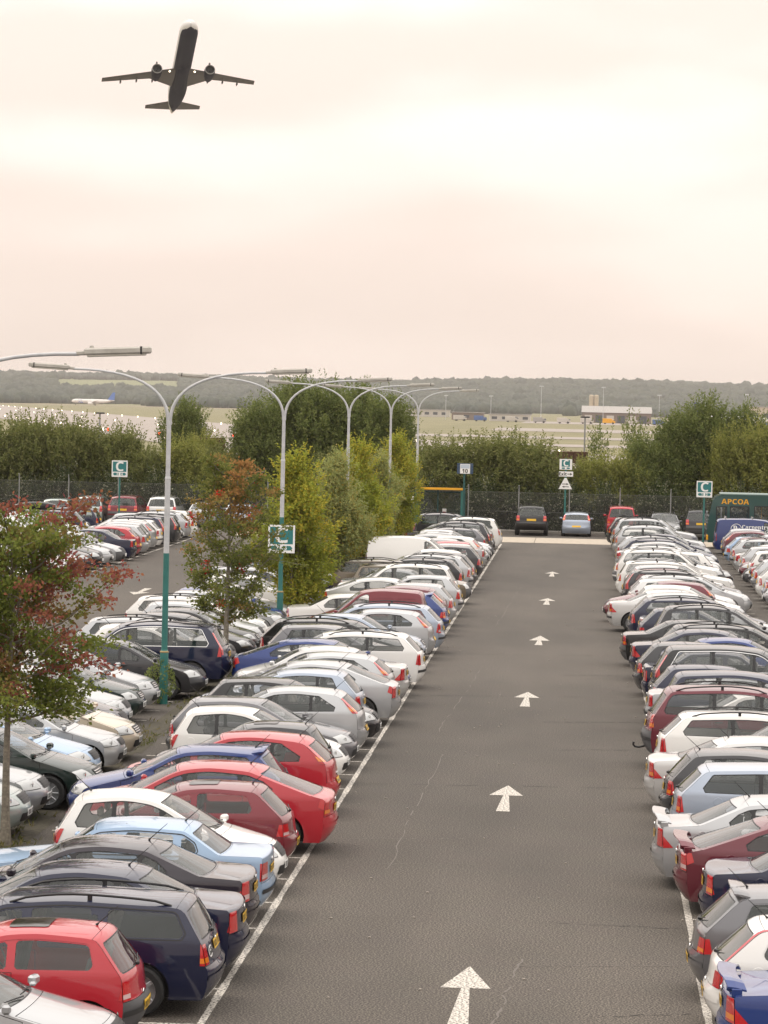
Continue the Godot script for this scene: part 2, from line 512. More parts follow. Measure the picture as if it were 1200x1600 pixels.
	d.wedge = {"pts": [[.15, .2], [.02, .36], [0, .58], [.05, .64], [.06, .97], [.62, 1.02], [1.3, 1.33], [1.5, 1.39], [2.2, 1.43], [2.8, 1.375], [3.55, .96], [3.7, .93], [4.32, .76], [4.43, .66], [4.53, .5], [4.51, .32], [4.4, .2]],
		"W": .87, "yb": .95, "bs": .008, "tum": .45, "dlo": [1.12, 1.5, 3.6], "pil": [1.62, 2.55], "doors": [[2.53, 3.45], [1.55, 2.53]], "ax": [.86, 3.66], "wr": .32,
		"tail": {"y": [.66, .94], "t": .64, "side": [[0, .64], [.34, .66], [.06, .96], [0, .96]]}, "head": {"y": [.58, .74], "t": .5, "back": .4}, "plate": .8, "boot": true}
	d.boxy = {"pts": [[.12, .22], [.02, .36], [0, .55], [.05, .58], [.05, .97], [.66, .99], [1.12, 1.32], [1.24, 1.37], [2.0, 1.4], [2.6, 1.355], [3.15, .96], [3.28, .93], [4.2, .82], [4.3, .72], [4.36, .52], [4.35, .34], [4.24, .22]],
		"W": .83, "yb": .93, "bs": .004, "tum": .36, "dlo": [1.02, 1.16, 3.24], "pil": [1.35, 2.16], "doors": [[2.14, 3.05], [1.28, 2.14]], "ax": [.8, 3.4], "wr": .29,
		"tail": {"y": [.62, .88], "t": .58, "side": [[0, .62], [.14, .62], [.14, .88], [0, .88]]}, "head": {"y": [.6, .78], "t": .55, "back": .1}, "plate": .74, "boot": true, "square": true}
	# estates
	d.estate = {"pts": [[.15, .2], [.02, .36], [0, .58], [.05, .63], [.08, .92], [.12, .99], [.5, 1.37], [.62, 1.43], [1.9, 1.47], [2.8, 1.41], [3.62, .97], [3.78, .94], [4.42, .78], [4.54, .68], [4.64, .5], [4.62, .32], [4.5, .2]],
		"W": .88, "yb": .95, "bs": .015, "tum": .4, "dlo": [.5, .72, 3.7], "pil": [1.56, 2.6], "doors": [[2.58, 3.52], [1.52, 2.58]], "ax": [.88, 3.72], "wr": .32,
		"tail": {"y": [.64, .93], "t": .76, "side": [[0, .64], [.24, .66], [.2, .94], [0, .95]]}, "head": {"y": [.6, .77], "t": .52, "back": .44}, "plate": .76, "wiper": true, "rails": true}
	d.wagon = {"pts": [[.12, .22], [.02, .36], [0, .6], [.06, .64], [.12, .9], [.15, .96], [.38, 1.36], [.5, 1.42], [1.9, 1.46], [2.75, 1.4], [3.45, .97], [3.6, .95], [4.5, .82], [4.6, .72], [4.68, .52], [4.66, .34], [4.55, .22]],
		"W": .88, "yb": .95, "bs": .0, "tum": .36, "dlo": [.36, .52, 3.55], "pil": [1.42, 2.36], "doors": [[2.34, 3.3], [1.38, 2.34]], "ax": [.95, 3.62], "wr": .32,
		"tail": {"y": [.66, .92], "t": .8, "side": [[0, .66], [.2, .66], [.2, .93], [0, .93]], "amber": true}, "head": {"y": [.62, .8], "t": .55, "back": .2}, "plate": .84, "wiper": true, "rails": true, "square": true}
	d.pillar = {"pts": [[.15, .2], [.02, .38], [0, .62], [.05, .66], [.08, .95], [.11, 1.02], [.36, 1.4], [.48, 1.46], [1.9, 1.5], [2.8, 1.43], [3.6, 1.0], [3.76, .97], [4.5, .8], [4.6, .7], [4.7, .52], [4.68, .34], [4.55, .22]],
		"W": .9, "yb": .97, "bs": .008, "tum": .38, "dlo": [.42, .6, 3.68], "pil": [1.56, 2.58], "doors": [[2.56, 3.5], [1.52, 2.56]], "ax": [.9, 3.66], "wr": .33,
		"tail": {"y": [.78, 1.4], "t": .86, "side": [[0, .78], [.26, .78], [.24, 1.0], [.44, 1.4], [.25, 1.4]]}, "head": {"y": [.62, .8], "t": .54, "back": .3}, "plate": .8, "wiper": true, "rails": true}
	# off-roaders
	d.suv = {"pts": [[.14, .34], [.02, .5], [0, .74], [.07, .8], [.12, 1.08], [.16, 1.14], [.46, 1.6], [.58, 1.69], [1.9, 1.74], [2.8, 1.67], [3.5, 1.15], [3.66, 1.12], [4.45, 1.0], [4.58, .88], [4.68, .66], [4.66, .44], [4.52, .32]],
		"W": .93, "yb": 1.12, "bs": .01, "tum": .36, "dlo": [.42, .6, 3.6], "pil": [1.5, 2.5], "doors": [[2.48, 3.42], [1.46, 2.48]], "ax": [.92, 3.72], "wr": .37,
		"tail": {"y": [.86, 1.16], "t": .78, "side": [[0, .86], [.24, .88], [.22, 1.16], [0, 1.16]], "amber": true}, "head": {"y": [.78, .98], "t": .56, "back": .4}, "plate": .92, "wiper": true, "rails": true, "arch": true}
	d.tall = {"pts": [[.14, .34], [.02, .5], [0, .74], [.06, .8], [.1, 1.1], [.14, 1.16], [.42, 1.62], [.54, 1.71], [2.0, 1.76], [2.9, 1.68], [3.62, 1.15], [3.78, 1.12], [4.55, .98], [4.66, .86], [4.76, .66], [4.74, .44], [4.6, .32]],
		"W": .95, "yb": 1.13, "bs": .01, "tum": .36, "dlo": [.5, .74, 3.72], "pil": [1.6, 2.62], "doors": [[2.6, 3.54], [1.56, 2.6]], "ax": [.98, 3.82], "wr": .38,
		"tail": {"y": [.96, 1.56], "t": .85, "side": [[0, .92], [.3, .92], [.26, 1.18], [.5, 1.6], [.3, 1.6]]}, "head": {"y": [.78, .98], "t": .56, "back": .4}, "plate": .95, "wiper": true, "rails": true, "arch": true, "brightwork": true}
	d.spare = {"pts": [[.14, .38], [.02, .52], [0, .72], [.08, .78], [.1, 1.1], [.12, 1.16], [.26, 1.7], [.4, 1.78], [1.6, 1.82], [2.4, 1.76], [2.95, 1.2], [3.1, 1.17], [3.95, 1.08], [4.05, .96], [4.12, .7], [4.1, .5], [4.0, .38]],
		"W": .88, "yb": 1.14, "bs": .0, "tum": .26, "dlo": [.3, .36, 3.0], "pil": [1.9], "doors": [[1.88, 2.86]], "ax": [.9, 3.3], "wr": .38,
		"tail": {"y": [.84, 1.06], "t": .8, "side": [[0, .84], [.16, .84], [.16, 1.06], [0, 1.06]], "amber": true}, "head": {"y": [.82, 1.02], "t": .58, "back": .15}, "plate": .62, "arch": true, "sparewheel": true, "square": true, "rails": true}
	# people carriers and vans
	d.carrier = {"pts": [[.14, .22], [.02, .38], [0, .62], [.05, .67], [.09, .98], [.13, 1.04], [.42, 1.55], [.56, 1.62], [1.8, 1.68], [2.6, 1.6], [3.55, 1.05], [3.7, 1.01], [4.2, .84], [4.32, .72], [4.42, .52], [4.4, .34], [4.28, .22]],
		"W": .89, "yb": 1.02, "bs": .012, "tum": .34, "dlo": [.44, .62, 3.66], "pil": [1.42, 2.4], "doors": [[2.38, 3.4], [1.38, 2.38]], "ax": [.82, 3.56], "wr": .32,
		"tail": {"y": [.76, 1.1], "t": .8, "side": [[0, .74], [.18, .74], [.24, 1.1], [0, 1.12]]}, "head": {"y": [.62, .84], "t": .54, "back": .48}, "plate": .8, "wiper": true, "rails": true}
	d.smallvan = {"pts": [[.1, .24], [.02, .38], [0, .58], [.05, .62], [.06, 1.0], [.07, 1.06], [.14, 1.66], [.26, 1.76], [1.5, 1.82], [2.2, 1.74], [3.0, 1.1], [3.2, 1.04], [3.8, .84], [3.92, .72], [4.02, .52], [4.0, .34], [3.9, .24]],
		"W": .86, "yb": 1.02, "bs": .0, "tum": .2, "dlo": [1.86, 1.86, 3.1], "pil": [], "doors": [[1.82, 2.86]], "ax": [.74, 3.24], "wr": .31,
		"tail": {"y": [.7, 1.05], "t": .86, "side": [[0, .7], [.1, .7], [.1, 1.05], [0, 1.05]]}, "head": {"y": [.62, .82], "t": .54, "back": .36}, "plate": .5, "wiper": true, "panels": [[.35, 1.0], [1.06, 1.74]]}
	d.van = {"pts": [[.1, .24], [.02, .4], [0, .6], [.05, .64], [.06, 1.05], [.07, 1.12], [.16, 1.76], [.3, 1.86], [2.0, 1.9], [2.9, 1.82], [3.75, 1.16], [3.92, 1.1], [4.45, .9], [4.56, .76], [4.66, .54], [4.64, .36], [4.52, .24]],
		"W": .94, "yb": 1.08, "bs": .0, "tum": .2, "dlo": [2.62, 2.62, 3.84], "pil": [], "doors": [[2.58, 3.56]], "ax": [.9, 3.8], "wr": .33,
		"tail": {"y": [.7, 1.1], "t": .88, "side": [[0, .7], [.1, .7], [.1, 1.1], [0, 1.1]]}, "head": {"y": [.66, .88], "t": .56, "back": .4}, "plate": .5, "wiper": true, "panels": []}
	return d

func half_width(m: Dictionary, x: float, y: float) -> float:
	var L: float = m.L
	var k := (x - L * .5) / (L * .5)
	var w: float = m.W * (1.0 - .03 * k * k - .07 * pow(absf(k), 8.0))
	var yb: float = m.yb + m.bs * (L * .5 - x)
	if y < .5:
		var q := (.5 - y) / .35
		w *= 1.0 - .05 * q * q
	elif y < yb:
		var q := (y - .5) / (yb - .5)
		w *= 1.0 - .035 * q * q
	else:
		var q := y - yb
		w = w * .965 - m.tum * q * (0.82 + .4 * q)
	return maxf(w, .02)

func make_outline(m: Dictionary) -> void:
	var p: Array = m.pts
	var q := []
	var fi := []
	for i in p.size():
		var c := Vector2(p[i][0], p[i][1])
		if i == 0 or i == p.size() - 1:
			q.append(c); fi.append(float(i))
			continue
		var a := Vector2(p[i - 1][0], p[i - 1][1])
		var b := Vector2(p[i + 1][0], p[i + 1][1])
		var r: float = RAD[i] * (.6 if m.get("square") else 1.0)
		var ra := minf(r, .45 * c.distance_to(a))
		var rb := minf(r, .45 * c.distance_to(b))
		var pa := c + (a - c).normalized() * ra
		var pb := c + (b - c).normalized() * rb
		for k in 7:
			var t := k / 6.0
			q.append(pa * (1 - t) * (1 - t) + c * 2 * t * (1 - t) + pb * t * t)
			fi.append(i - ra / c.distance_to(a) * (1 - 2 * t) if t < .5 else i + rb / c.distance_to(b) * (2 * t - 1))
	var u := PackedFloat32Array()
	var ui := PackedFloat32Array()
	ui.resize(17)
	var acc := 0.0
	for i in q.size():
		if i > 0: acc += q[i].distance_to(q[i - 1])
		u.append(acc)
		if absf(fi[i] - roundf(fi[i])) < .001: ui[int(roundf(fi[i]))] = acc
	m.q = q; m.fi = fi; m.u = u; m.U = ui; m.L = p[14][0]
	var sil := PackedVector2Array()
	for i in q.size(): sil.append(edge_at(m, u[i]))
	m.sil = sil

func on_outline(m: Dictionary, u: float) -> Array:
	var uu: PackedFloat32Array = m.u
	var i := clampi(uu.bsearch(u), 1, uu.size() - 1)
	var t := clampf((u - uu[i - 1]) / maxf(uu[i] - uu[i - 1], 1e-6), 0.0, 1.0)
	var f: float = lerpf(m.fi[i - 1], m.fi[i], t)
	var j := clampi(int(f), 0, 15)
	var s := f - j
	var pl: float = lerpf(PULL[j], PULL[j + 1], s)
	if m.get("boot") or m.get("liftback"):
		if f > 4.0 and f < 7.0: pl += .05 * sin((f - 4.0) / 3.0 * PI)
	if m.get("square"): pl *= .55
	return [m.q[i - 1].lerp(m.q[i], t), lerpf(DROP[j], DROP[j + 1], s), pl]

func edge_at(m: Dictionary, u: float) -> Vector2:
	var o := on_outline(m, u)
	return Vector2(o[0].x + o[2], o[0].y - o[1])

func strip_at(m: Dictionary, u: float, t: float) -> Vector3:
	var o := on_outline(m, u)
	var a := absf(t)
	var e := pow(a, 2.5)
	var w := half_width(m, o[0].x + o[2], o[0].y - o[1])
	return Vector3(o[0].x + o[2] * e, o[0].y - o[1] * e, t * w)

func u_rear(m: Dictionary, y: float) -> float:
	for i in m.q.size() - 1:
		if m.q[i + 1].y >= y:
			return lerpf(m.u[i], m.u[i + 1], clampf((y - m.q[i].y) / maxf(m.q[i + 1].y - m.q[i].y, 1e-5), 0, 1))
	return 0.0

func u_front(m: Dictionary, y: float) -> float:
	for i in range(m.q.size() - 1, 0, -1):
		if m.q[i - 1].y >= y:
			return lerpf(m.u[i], m.u[i - 1], clampf((y - m.q[i].y) / maxf(m.q[i - 1].y - m.q[i].y, 1e-5), 0, 1))
	return m.u[m.u.size() - 1]

func on_chart(m: Dictionary, chart: int, p: Vector2, side: float) -> Array:
	if chart == 0:
		var w := half_width(m, p.x, p.y)
		var dx := (half_width(m, p.x + .02, p.y) - half_width(m, p.x - .02, p.y)) / .04
		var dy := (half_width(m, p.x, p.y + .02) - half_width(m, p.x, p.y - .02)) / .04
		return [Vector3(p.x, p.y, w * side), Vector3(-dx, -dy, side).normalized()]
	var c := strip_at(m, p.x, p.y)
	var du := strip_at(m, p.x + .02, p.y) - strip_at(m, p.x - .02, p.y)
	var dt := strip_at(m, p.x, p.y + .02) - strip_at(m, p.x, p.y - .02)
	var nn := du.cross(dt).normalized()
	if nn.dot(c - Vector3(clampf(c.x, .6, m.L - .6), .55, 0)) < 0: nn = -nn
	return [c, nn]

func bounds(p: PackedVector2Array) -> Rect2:
	var r := Rect2(p[0], Vector2.ZERO)
	for q in p: r = r.expand(q)
	return r

func panel(mb: MB, m: Dictionary, chart: int, polys: Array, holes: Array, off: float, cell: Vector2, side := 1.0) -> void:
	var cache := {}
	var hb := []
	for h in holes: hb.append(bounds(h))
	for poly: PackedVector2Array in polys:
		if poly.size() < 3: continue
		var r := bounds(poly)
		var nx := maxi(1, ceili(r.size.x / cell.x))
		var ny := maxi(1, ceili(r.size.y / cell.y))
		var cs := r.size / Vector2(nx, ny)
		for i in nx:
			for j in ny:
				var a := r.position + cs * Vector2(i, j)
				var cr := Rect2(a, cs)
				var bits: Array = []
				bits.assign(Geometry2D.intersect_polygons(poly, PackedVector2Array([a, a + Vector2(cs.x, 0), a + cs, a + Vector2(0, cs.y)])))
				for k in holes.size():
					if hb[k].intersects(cr):
						var nb := []
						for b in bits:
							for e in Geometry2D.clip_polygons(b, holes[k]):
								if not Geometry2D.is_polygon_clockwise(e): nb.append(e)
						bits = nb
				for b: PackedVector2Array in bits:
					var ids := Geometry2D.triangulate_polygon(b)
					for q in range(0, ids.size(), 3):
						var tri := []
						for k in 3:
							var p := b[ids[q + k]]
							var key := p.snapped(Vector2(.0004, .0004))
							if not cache.has(key):
								var o := on_chart(m, chart, p, side)
								cache[key] = [o[0] + o[1] * off - Vector3(m.L * .5, 0, 0), o[1]]
							tri.append(cache[key])
						mb.tri(tri[0][0], tri[1][0], tri[2][0], tri[0][1], tri[1][1], tri[2][1])

func pv(a: Array) -> PackedVector2Array:
	var p := PackedVector2Array()
	for q in a: p.append(Vector2(q[0], q[1]))
	return p

func ring(c: Vector2, r: float, n := 20) -> PackedVector2Array:
	var p := PackedVector2Array()
	for i in n: p.append(c + Vector2.from_angle(TAU * i / n) * r)
	return p

func both(a: Array, b: PackedVector2Array) -> Array:
	var o := []
	for p in a: o.append_array(Geometry2D.intersect_polygons(p, b))
	return o

func grown(a: Array, by: float) -> Array:
	var o := []
	for p in a: o.append_array(Geometry2D.offset_polygon(p, by, Geometry2D.JOIN_ROUND))
	return o

func rounded(a: Array, r: float) -> Array:
	return grown(grown(a, -r), r)

# ring strip of a polygon on a chart, pushed in by depth: the lip of an opening
func lip(mb: MB, m: Dictionary, arc: Array, depth: float, side: float) -> void:
	for i in arc.size() - 1:
		var a := on_chart(m, 0, arc[i], side)
		var b := on_chart(m, 0, arc[i + 1], side)
		var s := Vector3(m.L * .5, 0, 0)
		var o := Vector3(0, 0, -depth * side)
		mb.flat(a[0] - s, b[0] - s, b[0] + o - s, a[0] + o - s, Vector3(0, -1, 0))

# the list of parts of a model: [name, mesh, material key, transform, parent index, detail]; detail 2 = near cars only
func model_parts(m: Dictionary) -> Array:
	make_outline(m)
	var out := []
	var U: PackedFloat32Array = m.U
	var L: float = m.L
	var sh := Vector3(L * .5, 0, 0)
	var c0 := Vector2(.16, .1)
	var c1 := Vector2(.07, .14)
	var wr: float = m.wr
	var arch := []
	for ax in m.ax: arch.append(ring(Vector2(ax, wr), wr + .06, 26))
	# windows of the side
	var belt := func(x: float) -> float: return m.yb + m.bs * (L * .5 - x) + .03
	var inset := Geometry2D.offset_polygon(m.sil, -.055, Geometry2D.JOIN_MITER)
	var region := PackedVector2Array([Vector2(m.dlo[0], belt.call(m.dlo[0])), Vector2(m.dlo[2] + .4, belt.call(m.dlo[2] + .4)), Vector2(m.dlo[2] + .4, 2.2), Vector2(m.dlo[1], 2.2), Vector2(m.dlo[1] - .001, 1.6 if m.yb > 1.05 else 1.3)])
	var dlo := rounded(both(inset, region), .05)
	var panes := []
	var edges := [m.dlo[0] - .3]
	for x in m.pil: edges.append(x)
	edges.append(m.dlo[2] + .3)
	var inner := grown(dlo, -.014)
	for i in edges.size() - 1:
		var pw: float = .06 if m.get("square") else (.05 if m.get("sun") else .035)
		var a: float = edges[i] + (pw if i > 0 else 0.0)
		var b: float = edges[i + 1] - (pw if i < edges.size() - 2 else 0.0)
		panes.append_array(rounded(both(inner, pv([[a, 0], [b, 0], [b, 3], [a, 3]])), .03))
	# doors
	var frame := Geometry2D.offset_polygon(m.sil, -.026, Geometry2D.JOIN_MITER)
	var doors := []
	var foot: float = m.pts[0][1] + .1
	for d in m.doors:
		var dp := both(frame, pv([[d[0], foot], [d[1], foot], [d[1] + .06, .7], [d[1] + .08, m.yb + .01], [d[0], m.yb + .01]]))
		for a in arch:
			var nd := []
			for p in dp:
				for e in Geometry2D.clip_polygons(p, Geometry2D.offset_polygon(a, .04)[0]): nd.append(e)
			dp = nd
		doors.append(dp[0] if dp.size() else PackedVector2Array())
	var cut := []
	for d in doors:
		if d.size(): cut.append_array(Geometry2D.offset_polygon(d, .004))
	var lights := 1.0
	# body sides
	var mb := MB.new()
	for s in [-1.0, 1.0]:
		panel(mb, m, 0, [m.sil], dlo + arch + cut, 0.0, c0, s)
		for a in arch:
			var bow := []
			for k in 15: bow.append(m.ax[arch.find(a)] * Vector2.RIGHT + Vector2(0, wr) + Vector2.from_angle(PI * k / 14.0) * (wr + .06))
			lip(mb, m, bow, .1, s)
	# strips beside the rear window and between panels
	var uw := [U[5] + .015, U[6] - .02]
	var tw := .9
	var rear_win := PackedVector2Array([Vector2(uw[0], -tw), Vector2(uw[1], -tw + .02), Vector2(uw[1], tw - .02), Vector2(uw[0], tw)])
	if m.has("panels"):
		rear_win = PackedVector2Array([Vector2(uw[0], .08), Vector2(uw[1], .08), Vector2(uw[1], .82), Vector2(uw[0], .82)])
	var rw := rounded([rear_win], .04)
	var boot: bool = m.get("boot", false)
	if boot or m.get("liftback"):
		panel(mb, m, 1, [PackedVector2Array([Vector2(U[5], -1), Vector2(U[7] - .02, -1), Vector2(U[7] - .02, 1), Vector2(U[5], 1)])], rw, 0.0, c1)
	# cowl and windscreen surround
	var ws := PackedVector2Array([Vector2(U[9] + .02, -.92), Vector2(U[10] - .01, -.93), Vector2(U[10] - .01, .93), Vector2(U[9] + .02, .92)])
	var wsr := rounded([ws], .03)
	panel(mb, m, 1, [PackedVector2Array([Vector2(U[9] - .02, -1), Vector2(U[11] - .06, -1), Vector2(U[11] - .06, 1), Vector2(U[9] - .02, 1)])], wsr, 0.0, c1)
	out.append(["body", mb.done(), "paint", null, -1, 0])
	# roof
	mb = MB.new()
	panel(mb, m, 1, [PackedVector2Array([Vector2(U[7] - .015, -1), Vector2(U[9] - .025, -1), Vector2(U[9] - .025, 1), Vector2(U[7] - .015, 1)])], [], 0.0, Vector2(.12, .2))
	out.append(["roof", mb.done(), "paint", null, -1, 0])
	if m.get("sun"):
		mb = MB.new()
		var us: float = lerpf(U[7], U[9], .66)
		panel(mb, m, 1, rounded([PackedVector2Array([Vector2(us - .24, -.58), Vector2(us + .24, -.58), Vector2(us + .24, .58), Vector2(us - .24, .58)])], .05), [], .008, Vector2(.12, .2))
		out.append(["sunroof", mb.done(), "black_gloss", null, -1, 1])
	# tailgate or boot lid
	mb = MB.new()
	var gate_end: float = U[5] - .004 if boot or m.get("liftback") else U[7] - .022
	panel(mb, m, 1, [PackedVector2Array([Vector2(U[3] + .01, -.985), Vector2(gate_end, -.985), Vector2(gate_end, .985), Vector2(U[3] + .01, .985)])], [] if boot or m.get("liftback") else rw, 0.0, c1)
	out.append(["boot_lid" if boot else "tailgate", mb.done(), "paint", null, -1, 0])
	if boot or m.get("liftback") or true:
		mb = MB.new()
		var holes := []
		holes.append_array(grown(rw, -.018))
		panel(mb, m, 1, rw, holes, -.004, c1)
		out.append(["rear_window_seal", mb.done(), "black", null, -1, 1])
	mb = MB.new()
	panel(mb, m, 1, grown(rw, -.016), [], -.007, c1)
	out.append(["rear_window", mb.done(), "glass", null, -1, 0])
	if m.get("wiper"):
		mb = MB.new()
		var a := strip_at(m, U[5] + .02, .02) - sh
		var b := strip_at(m, U[5] + .1, .42) - sh
		mb.tube([a + Vector3(-.012, .01, 0), b + Vector3(-.018, .014, 0)], [.012, .006], 5)
		mb.box(a + Vector3(-.012, .01, 0), Vector3(.04, .04, .07), .01)
		out.append(["rear_wiper", mb.done(), "black", null, -1, 2])
	# windscreen
	mb = MB.new()
	panel(mb, m, 1, wsr, grown(wsr, -.02), -.004, c1)
	out.append(["windscreen_seal", mb.done(), "black", null, -1, 1])
	mb = MB.new()
	panel(mb, m, 1, grown(wsr, -.018), [], -.006, c1)
	out.append(["windscreen", mb.done(), "glass", null, -1, 0])
	for s in [-.55, .25]:
		mb = MB.new()
		mb.tube([strip_at(m, U[10] - .03, s) - sh + Vector3(0, .02, 0), strip_at(m, U[10] - .09, s + .55) - sh + Vector3(0.01, .022, 0)], [.011, .007], 5)
		out.append(["windscreen_wiper", mb.done(), "black", null, -1, 2])
	# bonnet
	mb = MB.new()
	panel(mb, m, 1, [PackedVector2Array([Vector2(U[11] - .052, -.96), Vector2(U[12] + .02, -.96), Vector2(U[12] + .02, .96), Vector2(U[11] - .052, .96)])], [], 0.0, Vector2(.1, .16))
	out.append(["bonnet", mb.done(), "paint", null, -1, 0])
	mb = MB.new()
	for s in [-1, 1]:
		panel(mb, m, 1, [PackedVector2Array([Vector2(U[11] - .06, s * .97), Vector2(U[12] + .028, s * .97), Vector2(U[12] + .028, s * 1.0), Vector2(U[11] - .06, s * 1.0)])], [], 0.0, c1)
	out.append(["wing_edge", mb.done(), "paint", null, -1, 0])
	# bumpers
	mb = MB.new()
	var ul: float = m.u[m.u.size() - 1]
	panel(mb, m, 1, [PackedVector2Array([Vector2(U[12] + .026, -1), Vector2(ul, -1), Vector2(ul, 1), Vector2(U[12] + .026, 1)])], [], 0.0, c1)
	out.append(["front_bumper", mb.done(), "bumper", null, -1, 0])
	mb = MB.new()
	panel(mb, m, 1, [PackedVector2Array([Vector2(0, -1), Vector2(U[3] + .004, -1), Vector2(U[3] + .004, 1), Vector2(0, 1)])], [], 0.0, c1)
	out.append(["rear_bumper", mb.done(), "bumper", null, -1, 0])
	mb = MB.new()
	var ym: float = lerpf(m.pts[1][1], m.pts[2][1], .55)
	panel(mb, m, 1, [PackedVector2Array([Vector2(u_rear(m, ym) - .03, -.99), Vector2(u_rear(m, ym) + .035, -.99), Vector2(u_rear(m, ym) + .035, .99), Vector2(u_rear(m, ym) - .03, .99)])], [], .014, c1)
	out.append(["bumper_strip", mb.done(), "strip", null, -1, 1])
	mb = MB.new()
	var yl: float = m.pts[15][1]
	panel(mb, m, 1, rounded([PackedVector2Array([Vector2(u_front(m, yl + .12), -.55), Vector2(u_front(m, yl - .02), -.6), Vector2(u_front(m, yl - .02), .6), Vector2(u_front(m, yl + .12), .55)])], .03), [], .006, c1)
	out.append(["air_intake", mb.done(), "black", null, -1, 1])
	var yh: Array = m.head.y
	mb = MB.new()
	panel(mb, m, 1, rounded([PackedVector2Array([Vector2(u_front(m, yh[1] - .03), -.4), Vector2(u_front(m, yh[0] - .02), -.36), Vector2(u_front(m, yh[0] - .02), .36), Vector2(u_front(m, yh[1] - .03), .4)])], .02), [], .006, c1)
	out.append(["grille", mb.done(), "black", null, -1, 0])
	var gi := out.size() - 1
	for k in 3:
		mb = MB.new()
		var yy: float = lerpf(yh[0], yh[1] - .05, (k + .5) / 3.0)
		panel(mb, m, 1, [PackedVector2Array([Vector2(u_front(m, yy) - .008, -.37), Vector2(u_front(m, yy) + .008, -.37), Vector2(u_front(m, yy) + .008, .37), Vector2(u_front(m, yy) - .008, .37)])], [], .016, c1)
		out.append(["grille_bar", mb.done(), "bar", null, gi, 2])
	# lamps
	for s in [-1.0, 1.0]:
		mb = MB.new()
		var t0: float = m.head.t
		var bk: float = m.head.back
		var lamp_top := rounded([PackedVector2Array([Vector2(u_front(m, yh[1]) - .04, s * (t0 + .16)), Vector2(u_front(m, yh[1]) - .06, s), Vector2(u_front(m, yh[0]), s), Vector2(u_front(m, yh[0]), s * t0)])], .02)
		var lamp_side := both([m.sil], pv([[L, yh[0]], [L - bk * .85, yh[0] + .07], [L - bk - .14, yh[1] + .05], [L, yh[1] + .03]]))
		panel(mb, m, 1, lamp_top, [], .009, c1)
		panel(mb, m, 0, lamp_side, [], .009, c0, s)
		out.append(["headlight", mb.done(), "lens_clear", null, -1, 0])
		var hi := out.size() - 1
		mb = MB.new()
		panel(mb, m, 1, both(grown(lamp_top, .014), PackedVector2Array([Vector2(0, -1), Vector2(9, -1), Vector2(9, 1), Vector2(0, 1)])), [], .005, c1)
		panel(mb, m, 0, both(grown(lamp_side, .012), m.sil), [], .005, c0, s)
		out.append(["headlight_bezel", mb.done(), "black", null, hi, 1])
		mb = MB.new()
		var hc := strip_at(m, u_front(m, (yh[0] + yh[1]) * .5), s * (t0 + .22))
		mb.lathe([Vector2(.001, .012), Vector2(.03, .01), Vector2(.055, 0.0)], hc - sh + Vector3(.012, .0, 0), Basis(Vector3.FORWARD, PI / 2), 14)
		out.append(["lamp_bowl", mb.done(), "chrome", null, hi, 2])
		mb = MB.new()
		var ty: Array = m.tail.y
		var tt: float = m.tail.t
		panel(mb, m, 1, rounded([PackedVector2Array([Vector2(u_rear(m, ty[0]), s * tt), Vector2(u_rear(m, ty[0]), s), Vector2(u_rear(m, ty[1]), s), Vector2(u_rear(m, ty[1]), s * (tt + .04))])], .015), [], .01, c1)
		panel(mb, m, 0, both([m.sil], pv(m.tail.side)), [], .01, c0, s)
		out.append(["tail_light", mb.done(), "lens_red", null, -1, 0])
		var ti := out.size() - 1
		mb = MB.new()
		var ya: float = lerpf(ty[0], ty[1], .12)
		var yb2: float = lerpf(ty[0], ty[1], .36)
		panel(mb, m, 1, [PackedVector2Array([Vector2(u_rear(m, ya), s * (tt + .03)), Vector2(u_rear(m, ya), s), Vector2(u_rear(m, yb2), s), Vector2(u_rear(m, yb2), s * (tt + .03))])], [], .014, c1)
		if m.tail.get("amber"):
			panel(mb, m, 0, both(both([m.sil], pv(m.tail.side)), pv([[-1, ya], [2, ya], [2, yb2], [-1, yb2]])), [], .014, c0, s)
		out.append(["indicator", mb.done(), "lens_amber" if m.tail.get("amber") else "lens_pale", null, ti, 1])
	# side windows, pillars, doors
	for s in [-1.0, 1.0]:
		mb = MB.new()
		panel(mb, m, 0, dlo, panes, -.006, c0, s)
		out.append(["window_trim", mb.done(), "trim", null, -1, 0])
		var di := []
		for d: PackedVector2Array in doors:
			if d.size() == 0: continue
			mb = MB.new()
			panel(mb, m, 0, Geometry2D.offset_polygon(d, -.004), dlo + arch, 0.0, c0, s)
			out.append(["door", mb.done(), "paint", null, -1, 0])
			di.append(out.size() - 1)
			mb = MB.new()
			var hx: float = bounds(d).position.x + .14
			var hp := on_chart(m, 0, Vector2(hx, m.yb - .09), s)
			mb.box(hp[0] - sh + hp[1] * .012, Vector3(.17, .028, .03), .008)
			out.append(["handle", mb.done(), "handle", null, di[di.size() - 1], 2])
		for p in panes:
			mb = MB.new()
			panel(mb, m, 0, [p], [], -.012, c0, s)
			var who := -1
			for k in di.size():
				if doors[k].size() and bounds(doors[k]).has_point(bounds(p).get_center()): who = di[k]
			out.append(["side_window", mb.done(), "glass", null, who, 0])
		if m.get("brightwork") or m.get("square"):
			mb = MB.new()
			panel(mb, m, 0, grown(dlo, .014), dlo, .004, c0, s)
			out.append(["window_surround", mb.done(), "chrome" if m.get("brightwork") else "black", null, -1, 1])
		mb = MB.new()
		var yr: float = lerpf(m.pts[0][1], m.yb, .45)
		panel(mb, m, 0, both([m.sil], pv([[m.ax[0] + wr + .1, yr - .025], [m.ax[1] - wr - .1, yr - .025], [m.ax[1] - wr - .1, yr + .025], [m.ax[0] + wr + .1, yr + .025]])), [], .012, c0, s)
		out.append(["rubbing_strip", mb.done(), "strip", null, -1, 2])
